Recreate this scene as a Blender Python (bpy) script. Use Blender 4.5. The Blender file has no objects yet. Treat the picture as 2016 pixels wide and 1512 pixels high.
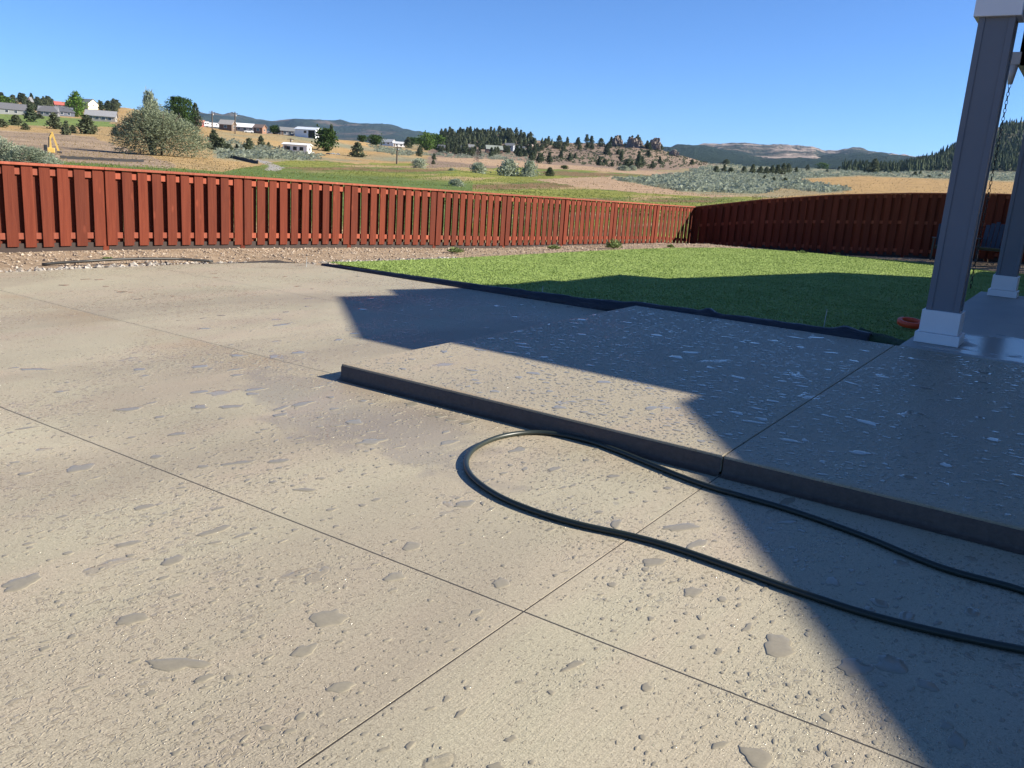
import bpy, bmesh, math, random
from mathutils import Vector, Matrix, noise as mn
import numpy as np
random.seed(7)
SC = bpy.context.scene
COL = SC.collection
R = math.radians

# ------------------------------------------------------------------ camera
F_PX, PIT, ROLL, YAW, CAM_H = 1690.0, 0.239728, 0.068786, -0.575018, 1.55
def cam_axes():
    cp, sp = math.cos(PIT), math.sin(PIT)
    f = Vector((math.sin(YAW)*cp, math.cos(YAW)*cp, -sp)); r = Vector((math.cos(YAW), -math.sin(YAW), 0)); u = r.cross(f)
    c, s = math.cos(ROLL), math.sin(ROLL)
    return c*r + s*u, -s*r + c*u, f
CR, CU, CF = cam_axes()
CAM = Vector((0, 0, CAM_H))
cd = bpy.data.cameras.new('camera'); cam = bpy.data.objects.new('camera', cd); COL.objects.link(cam)
cd.sensor_width = 36; cd.lens = 36*F_PX/2016; cd.clip_start = .05; cd.clip_end = 40000
cam.matrix_world = Matrix(((CR.x, CU.x, -CF.x, 0), (CR.y, CU.y, -CF.y, 0), (CR.z, CU.z, -CF.z, CAM_H), (0, 0, 0, 1)))
SC.camera = cam

# ------------------------------------------------------------------ sky, sun, exposure
SUN_EL, SUN_AZ = R(30), R(60)            # azimuth clockwise from +Y
w = bpy.data.worlds.new('World'); SC.world = w; w.use_nodes = True
nt = w.node_tree; nt.nodes.clear()
sky = nt.nodes.new('ShaderNodeTexSky'); sky.sky_type = 'NISHITA'; sky.sun_disc = False
sky.sun_elevation = SUN_EL; sky.sun_rotation = SUN_AZ; sky.altitude = 3000; sky.air_density = 1.0; sky.dust_density = 0; sky.ozone_density = 10
bg = nt.nodes.new('ShaderNodeBackground'); bg.inputs[1].default_value = .08
wo = nt.nodes.new('ShaderNodeOutputWorld')
nt.links.new(sky.outputs[0], bg.inputs[0]); nt.links.new(bg.outputs[0], wo.inputs[0])
sl = bpy.data.lights.new('sun', 'SUN'); sl.energy = 4.95; sl.angle = R(.55); sl.color = (1, .93, .80)
sun = bpy.data.objects.new('sun', sl); COL.objects.link(sun)
sd = Vector((math.sin(SUN_AZ)*math.cos(SUN_EL), math.cos(SUN_AZ)*math.cos(SUN_EL), math.sin(SUN_EL)))
sun.rotation_euler = sd.to_track_quat('Z', 'Y').to_euler(); sun.location = sd*40
vs = SC.view_settings; vs.view_transform = 'Standard'; vs.look = 'None'; vs.exposure = 1.18; vs.gamma = 1; vs.use_curve_mapping = False
SC.cycles.use_denoising = True
SC.cycles.max_bounces = 6; SC.cycles.volume_bounces = 0
SC.cycles.sample_clamp_indirect = 6

# ------------------------------------------------------------------ helpers
def ray(x, y):
    return CR*((x-1008)/F_PX) + CU*(-(y-756)/F_PX) + CF
def ground(x, y, z=0.0):
    d = ray(x, y); t = (z-CAM_H)/d.z
    return Vector((d.x*t, d.y*t, z))
def pix(P):
    v = Vector(P)-CAM; q = v.dot(CF)
    if q < .01: return (-9999, -9999)
    return (1008+F_PX*v.dot(CR)/q, 756-F_PX*v.dot(CU)/q)
def depth(P): return (Vector(P)-CAM).dot(CF)

class NT:
    """small node-graph builder"""
    def __init__(s, name):
        s.m = bpy.data.materials.new(name); s.m.use_nodes = True; s.t = s.m.node_tree; s.t.nodes.clear()
        s.out = s.t.nodes.new('ShaderNodeOutputMaterial')
    def n(s, typ, ins=None, **kw):
        nd = s.t.nodes.new('ShaderNode'+typ)
        for k, v in kw.items(): setattr(nd, k, v)
        for k, v in (ins or {}).items(): s.set(nd.inputs[k], v)
        return nd
    def set(s, sock, v):
        if isinstance(v, bpy.types.NodeSocket): s.t.links.new(v, sock)
        elif isinstance(v, (tuple, list)) and len(v) == 3 and sock.type == 'RGBA': sock.default_value = (*v, 1)
        else: sock.default_value = v
    def math(s, op, a, b=0.0, c=0.0, clamp=False):
        nd = s.n('Math', {0: a, 1: b, 2: c}, operation=op); nd.use_clamp = clamp; return nd.outputs[0]
    def mix(s, fac, a, b, typ='MIX'):
        nd = s.t.nodes.new('ShaderNodeMix'); nd.data_type = 'RGBA'; nd.blend_type = typ; nd.clamp_factor = True
        s.set(nd.inputs[0], fac); s.set(nd.inputs[6], a); s.set(nd.inputs[7], b); return nd.outputs[2]
    def rng(s, v, a, b, c=0.0, d=1.0, smooth=False):
        nd = s.n('MapRange', {0: v, 1: a, 2: b, 3: c, 4: d}); nd.clamp = True
        if smooth: nd.interpolation_type = 'SMOOTHSTEP'
        return nd.outputs[0]
    def pos(s): return s.n('NewGeometry').outputs['Position']
    def scale(s, v, sc): return s.n('Mapping', {'Vector': v, 'Scale': sc}).outputs[0]
    def noise(s, v, scale, det=3, rough=.5, dist=0, dim='3D'):
        return s.n('TexNoise', {'Vector': v, 'Scale': scale, 'Detail': det, 'Roughness': rough, 'Distortion': dist}, noise_dimensions=dim)
    def bsdf(s, **kw):
        b = s.n('BsdfPrincipled')
        for k, v in kw.items():
            s.set(b.inputs[k.replace('_', ' ')], v)
        s.t.links.new(b.outputs[0], s.out.inputs[0]); return b
    def bump(s, h, dist=1.0, strength=1.0, normal=None):
        ins = {'Height': h, 'Distance': dist, 'Strength': strength}
        if normal is not None: ins['Normal'] = normal
        return s.n('Bump', ins).outputs[0]

MATS = {}
def simple(name, col, rough=.7, var=.12, scale=3.0, metal=0.0, bump=.0, spec=.5):
    if name in MATS: return MATS[name]
    g = NT(name); p = g.pos()
    nz = g.noise(p, scale, 5, .6).outputs[0]
    c = g.mix(g.rng(nz, .3, .7), tuple(x*(1-var) for x in col), tuple(min(1, x*(1+var)) for x in col))
    b = g.bsdf(Base_Color=c, Roughness=rough, Metallic=metal, Specular_IOR_Level=spec)
    if bump: g.set(b.inputs['Normal'], g.bump(g.noise(p, scale*12, 4, .6).outputs[0], bump))
    MATS[name] = g.m; return g.m

def foliage(name, dark, light, trans=.25):
    if name in MATS: return MATS[name]
    g = NT(name)
    ri = g.n('NewGeometry').outputs['Random Per Island']
    oi = g.n('ObjectInfo').outputs['Random']
    f = g.math('ADD', g.math('MULTIPLY', ri, .75), g.math('MULTIPLY', oi, .25))
    c = g.mix(f, dark, light)
    d = g.n('BsdfDiffuse', {'Color': c}); t = g.n('BsdfTranslucent', {'Color': c})
    m = g.n('MixShader', {0: trans, 1: d.outputs[0], 2: t.outputs[0]})
    g.t.links.new(m.outputs[0], g.out.inputs[0]); MATS[name] = g.m; return g.m

def mesh_obj(name, verts, faces, mat=None, parent=None, smooth=False, mats=None, mi=None):
    me = bpy.data.meshes.new(name); me.from_pydata([tuple(v) for v in verts], [], faces); me.update()
    for m in (mats or ([mat] if mat else [])): me.materials.append(m)
    if mi is not None: me.polygons.foreach_set('material_index', mi)
    if smooth: me.polygons.foreach_set('use_smooth', [True]*len(me.polygons))
    o = bpy.data.objects.new(name, me); COL.objects.link(o)
    if parent: o.parent = parent
    return o
def link(name, me, parent=None, loc=(0, 0, 0), rz=0, sc=(1, 1, 1)):
    o = bpy.data.objects.new(name, me); COL.objects.link(o); o.location = loc; o.rotation_euler = (0, 0, rz); o.scale = sc
    if parent: o.parent = parent
    return o
def tag(o, label=None, cat=None, group=None, kind=None):
    if label: o['label'] = label
    if cat: o['category'] = cat
    if group: o['group'] = group
    if kind: o['kind'] = kind
    return o
def empty(name, loc, rz=0, sc=1, **kw):
    o = bpy.data.objects.new(name, None); COL.objects.link(o); o.location = loc; o.rotation_euler = (0, 0, rz); o.scale = (sc, sc, sc)
    o.empty_display_size = .1
    tag(o, **kw); return o

class MB:
    """collects shapes into one mesh"""
    def __init__(s): s.v = []; s.f = []
    def add(s, vs, fs):
        k = len(s.v); s.v += [tuple(v) for v in vs]; s.f += [tuple(i+k for i in f) for f in fs]; return s
    def box(s, x0, x1, y0, y1, z0, z1, taper=0):
        t = taper
        return s.add([(x0, y0, z0), (x1, y0, z0), (x1, y1, z0), (x0, y1, z0), (x0+t, y0+t, z1), (x1-t, y0+t, z1), (x1-t, y1-t, z1), (x0+t, y1-t, z1)],
                     [(3, 2, 1, 0), (4, 5, 6, 7), (0, 1, 5, 4), (1, 2, 6, 5), (2, 3, 7, 6), (3, 0, 4, 7)])
    def bar(s, a, b, wx, wy=None, up=(0, 0, 1)):
        a = Vector(a); b = Vector(b); d = (b-a).normalized(); wy = wy or wx
        sx = d.cross(Vector(up)); sx = sx.normalized() if sx.length > 1e-4 else Vector((1, 0, 0)); sy = sx.cross(d)
        p = [a+sx*i*wx/2+sy*j*wy/2 for i, j in ((-1, -1), (1, -1), (1, 1), (-1, 1))]; q = [v+(b-a) for v in p]
        return s.add(p+q, [(3, 2, 1, 0), (4, 5, 6, 7), (0, 1, 5, 4), (1, 2, 6, 5), (2, 3, 7, 6), (3, 0, 4, 7)])
    def tube(s, pts, rad, n=8, caps=True):
        pts = [Vector(p) for p in pts]; k = len(s.v); m = len(pts)
        for i, p in enumerate(pts):
            d = (pts[min(i+1, m-1)]-pts[max(i-1, 0)]).normalized(); a = d.cross(Vector((0, 0, 1)))
            a = a.normalized() if a.length > 1e-3 else Vector((1, 0, 0)); b = a.cross(d)
            r = rad[i] if isinstance(rad, (list, tuple)) else rad
            s.v += [tuple(p+(a*math.cos(t)+b*math.sin(t))*r) for t in [2*math.pi*j/n for j in range(n)]]
        for i in range(m-1):
            for j in range(n): s.f.append((k+i*n+j, k+i*n+(j+1) % n, k+(i+1)*n+(j+1) % n, k+(i+1)*n+j))
        if caps:
            s.f.append(tuple(k+j for j in range(n))[::-1]); s.f.append(tuple(k+(m-1)*n+j for j in range(n)))
        return s
    def prism(s, poly, z0, z1):
        n = len(poly)
        return s.add([(x, y, z0) for x, y in poly]+[(x, y, z1) for x, y in poly],
                     [tuple(range(n))[::-1], tuple(range(n, 2*n))]+[(i, (i+1) % n, n+(i+1) % n, n+i) for i in range(n)])
    def build(s, name, mat, parent=None, bevel=0, smooth=False, seg=2):
        o = mesh_obj(name, s.v, s.f, mat, parent, smooth)
        if bevel:
            m = o.modifiers.new('bevel', 'BEVEL'); m.width = bevel; m.segments = seg; m.limit_method = 'ANGLE'
        return o
def interp(x, tab):
    if x <= tab[0][0]: return tab[0][1]
    for (a, b), (c, d) in zip(tab, tab[1:]):
        if x <= c: return b+(d-b)*(x-a)/(c-a)
    return tab[-1][1]
def fbm(x, y, z=0, o=4): return mn.fractal(Vector((x, y, z)), .9, 2.1, o)

# ------------------------------------------------------------------ yard levels
FENCE_L = [(6.1, .02), (7.3, .02), (9.65, -.01), (12, -.05), (14.4, -.11), (16.6, -.18), (20.7, -.22), (25, -.27), (27.3, -.42)]
FENCE_LT = [(6.1, 1.26), (7.4, 1.24), (9.7, 1.21), (12, 1.17), (14.3, 1.13), (16.5, 1.09), (20.5, 1.03), (24.8, .95), (27.4, .91)]
FENCE_R = [(-10.8, -.42), (-8.67, -.2), (-6.44, -.15), (-4.36, -.02), (-2.0, .11), (2, .2)]
FENCE_RT = [(-10.8, .92), (-8.69, 1.31), (-6.42, 1.62), (-4.35, 1.8), (-2.0, 1.93), (2, 2.0)]
def fence_x(y): return -12.6+.08*(y-6.4)
FY = 27.1
def lawn_z(y): return -.006*max(0, y-9.3)
def yard_z(x, y):
    z = lawn_z(y) if y > 9.3 else -.03
    wl = min(1, max(0, (-9.6-x)/2.2)); z = z*(1-wl)+interp(y, FENCE_L)*wl
    wr = min(1, max(0, (y-25.2)/1.8)); z = z*(1-wr)+interp(x, FENCE_R)*wr
    return z

# ------------------------------------------------------------------ terrain table: (distance, picture row) by bearing
COLS = [
 (-400, [(30,330),(60,300),(100,290),(150,270),(250,245),(300,235),(400,222),(550,210),(700,200),(900,182)]),
 (0, [(30,380),(60,328),(100,306),(150,284),(250,258),(300,250),(400,237),(550,224),(700,213),(900,197),(1100,200)]),
 (130, [(30,380),(60,335),(100,312),(150,292),(250,266),(300,258),(400,243),(550,230),(700,216),(900,203),(1100,206)]),
 (250, [(30,390),(60,341),(100,319),(140,304),(200,288),(300,264),(400,250),(550,235),(700,222),(900,212),(1100,218)]),
 (330, [(30,395),(60,345),(100,323),(140,308),(200,295),(300,270),(400,252),(550,240),(700,232),(900,228),(1100,236)]),
 (400, [(30,400),(60,350),(100,329),(140,314),(200,301),(300,277),(400,257),(500,249),(600,250),(900,262)]),
 (500, [(30,405),(60,357),(100,337),(150,323),(220,311),(300,291),(400,269),(500,261),(600,263),(900,275)]),
 (600, [(30,410),(60,365),(100,345),(160,330),(230,318),(330,303),(420,281),(500,268),(600,270),(900,280)]),
 (700, [(30,420),(60,375),(100,353),(160,338),(250,322),(350,310),(450,291),(550,279),(650,277),(900,285)]),
 (760, [(30,425),(60,380),(100,357),(160,341),(250,325),(330,318),(400,302),(460,297),(600,290),(900,285)]),
 (830, [(30,430),(60,386),(100,362),(160,345),(250,328),(350,317),(450,309),(600,300),(800,288),(1000,276),(1200,285)]),
 (900, [(30,435),(60,390),(100,366),(160,350),(250,333),(350,322),(450,313),(600,304),(800,290),(1000,264),(1200,272)]),
 (1000, [(30,440),(60,396),(100,373),(160,357),(225,347),(350,330),(450,320),(600,311),(800,294),(1000,264),(1200,280)]),
 (1100, [(30,445),(60,402),(100,381),(160,362),(250,346),(350,337),(450,329),(600,321),(800,300),(950,280),(1150,295)]),
 (1250, [(30,455),(60,412),(100,389),(160,371),(250,353),(350,345),(450,338),(600,331),(750,308),(900,284),(1100,305)]),
 (1330, [(30,460),(60,416),(100,394),(160,375),(250,360),(350,350),(450,341),(600,333),(750,318),(900,303),(1100,318)]),
 (1400, [(30,465),(60,420),(100,398),(160,379),(250,363),(350,350),(450,342),(600,334),(800,326),(900,322),(1100,325)]),
 (1500, [(30,470),(60,425),(100,402),(160,384),(250,368),(350,356),(500,343),(700,335),(1000,331),(2000,329)]),
 (1750, [(30,480),(60,430),(100,400),(160,388),(250,373),(350,361),(500,349),(700,343),(1000,340),(2000,338)]),
 (1825, [(30,482),(60,432),(100,402),(160,390),(250,375),(350,362),(500,351),(700,346),(1000,336),(1200,324),(1350,316),(1700,326)]),
 (1880, [(30,484),(60,434),(100,404),(160,391),(250,376),(350,363),(500,352),(700,347),(950,338),(1150,312),(1300,292),(1700,310)]),
 (1905, [(30,484),(60,434),(100,405),(160,392),(250,377),(350,364),(500,352),(700,347),(950,337),(1150,306),(1290,272),(1310,256),(1700,275)]),
 (2016, [(30,490),(60,440),(100,412),(160,397),(250,380),(350,366),(500,354),(700,348),(950,338),(1150,295),(1300,262),(1400,242),(1800,250)]),
 (2300, [(30,500),(60,450),(100,425),(160,410),(250,395),(350,380),(500,366),(700,358),(950,345),(1150,290),(1300,250),(1400,230),(1800,240)]),
]
_tab = []
for px, lst in COLS:
    az = None; rows = []
    for D, py in lst:
        d = ray(px, py); h = math.hypot(d.x, d.y); az = math.atan2(d.x, d.y) if az is None else az
        rows.append((D, CAM_H+D*d.z/h))
    d = ray(px, 300); az = math.atan2(d.x, d.y)
    last = rows[-1]
    rows += [(max(last[0]*1.5, 2300), last[1]*.55 if last[0] < 1900 else last[1]), (6000, 60), (30000, 60)]
    _tab.append((az, rows))
def tz_polar(az, D):
    if D < 30: D = 30
    if az <= _tab[0][0]: return interp(D, _tab[0][1])
    for (a, ra), (b, rb) in zip(_tab, _tab[1:]):
        if az <= b:
            t = (az-a)/(b-a); t = t*t*(3-2*t)*.5+t*.5
            return interp(D, ra)*(1-t)+interp(D, rb)*t
    t = min(1, (az-_tab[-1][0])/.6)
    return interp(D, _tab[-1][1])*(1-t)+(-.5)*t
def terrain_z(x, y):
    D = math.hypot(x, y); az = math.atan2(x, y)
    z = tz_polar(az, D)
    a = .0012*max(0, min(D, 1400)-90)
    z += a*(fbm(x*.012, y*.012, 3, 4)*.8 + .25*fbm(x*.05, y*.05, 7, 3))
    if D > 700 and -.66 < az < -.34:      # crags and gullies of the wooded hill
        z += min(1, (D-700)/150)*2.2*fbm(x*.02, y*.02, 11, 4)
    if D > 1150 and az > -.2: z += min(1, (D-1150)/120)*9*fbm(x*.008, y*.008, 5, 5)
    if D < 32:
        inside = x > fence_x(y)-.15 and y < FY+.15
        zi = -.7
        t = max(0, min(1, (D-29)/3)); z = z*t+zi*(1-t)
        if inside: z = -.7
    return z
def on_terrain(px, py, dmin=40, dmax=1500):
    d = ray(px, py); h = math.hypot(d.x, d.y); s = dmin
    while s < dmax:
        P = Vector((d.x/h*s, d.y/h*s, CAM_H+d.z/h*s))
        if P.z <= terrain_z(P.x, P.y): break
        s *= 1.006
    x, y = d.x/h*s, d.y/h*s
    return Vector((x, y, terrain_z(x, y)))
def at_dist(px, D, py=300):
    d = ray(px, py); h = math.hypot(d.x, d.y); x, y = d.x/h*D, d.y/h*D
    return Vector((x, y, terrain_z(x, y)))

def inside(p, poly):
    x, y = p; c = False; n = len(poly)
    for i in range(n):
        x1, y1 = poly[i]; x2, y2 = poly[i-1]
        if (y1 > y) != (y2 > y) and x < (x2-x1)*(y-y1)/(y2-y1)+x1: c = not c
    return c
TAN, ORANGE, DIRT, SAGE = (.36, .265, .14), (.40, .265, .12), (.30, .225, .16), (.24, .235, .16)
GREEN, YGREEN, RUST, LAWNG = (.12, .17, .05), (.22, .23, .055), (.21, .14, .075), (.17, .23, .07)
HILLB, PINKT, WOODG, GREY = (.25, .185, .14), (.40, .28, .185), (.13, .13, .085), (.33, .31, .29)
FIELD = [(-300,330),(110,317),(330,328),(440,337),(500,328),(560,316),(640,316),(700,322),(860,322),(1080,331),(1330,346),(1200,349),(1060,354),(1130,366),(1240,376),(1480,386),(1560,392),(1560,470),(-300,470)]
ZONES = [
 (HILLB, [(840,330),(850,250),(1060,240),(1350,290),(1430,318),(1400,330),(1230,338),(1060,330)]),
 (WOODG, [(1640,345),(1700,320),(1800,300),(2300,180),(2300,352),(1900,347)]),
 (LAWNG, [(-300,220),(60,227),(215,238),(230,250),(100,248),(-300,243)]),
 (DIRT, [(-300,250),(0,256),(110,262),(185,271),(250,292),(310,312),(345,325),(330,331),(230,324),(110,318),(-300,330)]),
 (PINKT, [(860,309),(1000,315),(1080,323),(1330,340),(1330,349),(1160,336),(1000,329),(860,318)]),
 (SAGE, [(1210,354),(1330,344),(1400,323),(1600,329),(1740,336),(2300,345),(2300,355),(1960,356),(1850,352),(1690,346),(1570,352),(1600,362),(1670,375),(1620,379),(1540,371),(1490,382),(1340,376)]),
 (ORANGE, [(1570,353),(1690,347),(1850,353),(2016,358),(2300,372),(2300,470),(1500,470),(1500,390),(1630,380),(1680,376)]),
 (PINKT, [(1050,353),(1200,348),(1225,358),(1340,377),(1490,386),(1400,388),(1240,377),(1130,367)]),
 (GREY, [(500,312),(520,316),(560,330),(552,337),(525,336),(530,326),(505,318)]),
]
def zone_col(x, y, z, D):
    px, py = pix((x, y, z))
    jx, jy = 9*fbm(x*.05, y*.05, 1, 3), 2.2*fbm(x*.03, y*.03, 2, 3)
    q = (px+jx, py+jy)
    col = TAN
    n1 = fbm(x*.02, y*.02, 9, 4)
    if px < 850: col = tuple(a+(b-a)*max(0, min(1, .5+n1)) for a, b in zip(ORANGE, SAGE if py < 318 and px > 420 else TAN))
    else: col = tuple(a+(b-a)*max(0, min(1, .5+n1)) for a, b in zip(TAN, SAGE))
    if inside(q, FIELD) and D < 900:
        b = fbm(px*.003+3, py*.085, D*.003, 5)*1.3; b2 = fbm(px*.005, py*.12, 20, 4)
        L3 = lambda p, q, t: tuple(i+(j-i)*max(0, min(1, t)) for i, j in zip(p, q))
        col = L3(GREEN, YGREEN, b*3.2+.35); col = L3(col, RUST, (-b-.08)*5); col = L3(col, TAN, (b2-.33)*6)
        if px < 930 and D < 150: col = L3(col, GREEN, .9-(D-110)/45)
        k = .12*fbm(x*.3, y*.3, 4, 2); col = tuple(c*(1+k) for c in col)
    for c, poly in ZONES:
        if inside(q, poly): col = c
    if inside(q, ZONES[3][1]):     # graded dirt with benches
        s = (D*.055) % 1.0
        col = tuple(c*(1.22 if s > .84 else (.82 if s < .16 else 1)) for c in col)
    return col
# polar sheet
azs = list(np.arange(R(-180), R(-70), R(4)))+list(np.arange(R(-70), R(2), R(.085)))+list(np.arange(R(2), R(180), R(4)))
rs = [0.5, 6, 12]+[18*(1.035**i) for i in range(124)]
rs = [r for r in rs if r < 1300]+[1300+40*i for i in range(12)]+[2000, 2600, 3600, 6000, 12000, 30000]
tv, tf, tc = [], [], []
na, nr = len(azs), len(rs)
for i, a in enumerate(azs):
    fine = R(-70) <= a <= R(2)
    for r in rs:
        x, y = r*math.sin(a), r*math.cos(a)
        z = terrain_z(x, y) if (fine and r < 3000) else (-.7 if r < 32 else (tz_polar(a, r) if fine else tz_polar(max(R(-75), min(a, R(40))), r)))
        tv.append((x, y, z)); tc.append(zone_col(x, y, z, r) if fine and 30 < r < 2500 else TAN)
for i in range(na):
    for j in range(nr-1):
        a, b = i*nr, ((i+1) % na)*nr
        tf.append((a+j, a+j+1, b+j+1, b+j))
def terrain_mat():
    g = NT('valley_ground'); at = g.n('VertexColor', layer_name='zone').outputs[0]; p = g.pos()
    n1 = g.noise(p, .22, 7, .72).outputs[0]; n2 = g.noise(p, 2.2, 4, .6).outputs[0]
    f = g.math('ADD', g.math('MULTIPLY', n1, .6), g.math('MULTIPLY', n2, .4))
    c = g.mix(1.0, at, g.mix(g.rng(f, .33, .67), (.5, .5, .48), (1.35, 1.32, 1.27)), 'MULTIPLY')
    b = g.bsdf(Base_Color=c, Roughness=.95, Specular_IOR_Level=.1)
    g.set(b.inputs['Normal'], g.bump(g.noise(p, 1.1, 6, .7).outputs[0], .35, .8)); return g.m
ter = mesh_obj('terrain', tv, tf, terrain_mat(), smooth=True)
ca = ter.data.color_attributes.new('zone', 'FLOAT_COLOR', 'POINT')
ca.data.foreach_set('color', [q for c in tc for q in (*c, 1)])
tag(ter, kind='structure')

# far mountains
def mountain(name, sky_pts, D, foot_y, thick, amp, mat, seed):
    x0, x1 = sky_pts[0][0], sky_pts[-1][0]; nx, ny = int((x1-x0)/2.5), 26
    V, Fc = [], []
    for i in range(nx+1):
        px = x0+(x1-x0)*i/nx; py = interp(px, sky_pts)
        d = ray(px, py); h = math.hypot(d.x, d.y); ux, uy = d.x/h, d.y/h; zc = CAM_H+D*d.z/h
        d2 = ray(px, foot_y(px)); zf = CAM_H+(D-thick)*d2.z/math.hypot(d2.x, d2.y)
        for j in range(ny+1):
            t = j/ny; dd = D-thick+thick*1.6*t
            if t < .625: s = t/.625; z = zf+(zc-zf)*(s**.85)
            else: s = (t-.625)/.375; z = zc+(zf-zc)*s*.6
            x, y = ux*dd, uy*dd; k = amp*math.sin(math.pi*min(1, t/.625)*.5)
            ridge = 1-abs(fbm(x*seed, y*seed, 1, 5)); z += k*(ridge-.75)*(.35+.65*(1-abs(t-.625)))
            V.append((x, y, z))
    for i in range(nx):
        for j in range(ny):
            a = i*(ny+1)+j; Fc.append((a, a+ny+1, a+ny+2, a+1))
    o = mesh_obj(name, V, Fc, mat, smooth=False); tag(o, kind='structure'); return o
def mtn_mat(name, forest, bare, scale, cut):
    g = NT(name); p = g.pos()
    n = g.noise(p, scale, 8, .65).outputs[0]; n2 = g.noise(p, scale*9, 5, .7).outputs[0]
    f = g.math('ADD', g.math('MULTIPLY', n, .7), g.math('MULTIPLY', n2, .3))
    c = g.mix(g.rng(f, cut-.04, cut+.05), forest, bare)
    b = g.bsdf(Base_Color=c, Roughness=1.0, Specular_IOR_Level=0.0)
    g.set(b.inputs['Normal'], g.bump(n2, 40)); return g.m
mF = mtn_mat('far_forest_slope', (.035, .05, .035), (.16, .12, .09), .0016, .56)
mR = mtn_mat('mesa_slope', (.05, .06, .045), (.42, .33, .27), .0028, .5)
mD = mtn_mat('dark_ridge_slope', (.03, .045, .03), (.10, .09, .06), .003, .62)
mountain('mountain_range', [(150,235),(300,222),(395,221),(430,224),(500,230),(545,238),(580,233),(640,238),(690,243),(720,243),(770,247),(800,250),(845,263),(900,278),(960,290)], 9500, lambda x: 290+.02*(x-400), 3500, 130, mF, .0007)
mountain('mesa', [(1280,300),(1340,291),(1380,286),(1440,283),(1470,285),(1500,288),(1550,287),(1600,290),(1625,299),(1650,298),(1680,293),(1700,295),(1725,303),(1800,308),(1900,316)], 6500, lambda x: 322+.01*(x-1400), 2300, 60, mR, .0016)
mountain('mountain_ridge', [(1240,292),(1330,287),(1370,286),(1430,296),(1500,310),(1560,310),(1640,306),(1700,303),(1760,307),(1840,312),(1950,320)], 5200, lambda x: 328+.012*(x-1400), 2000, 40, mD, .002)

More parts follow.
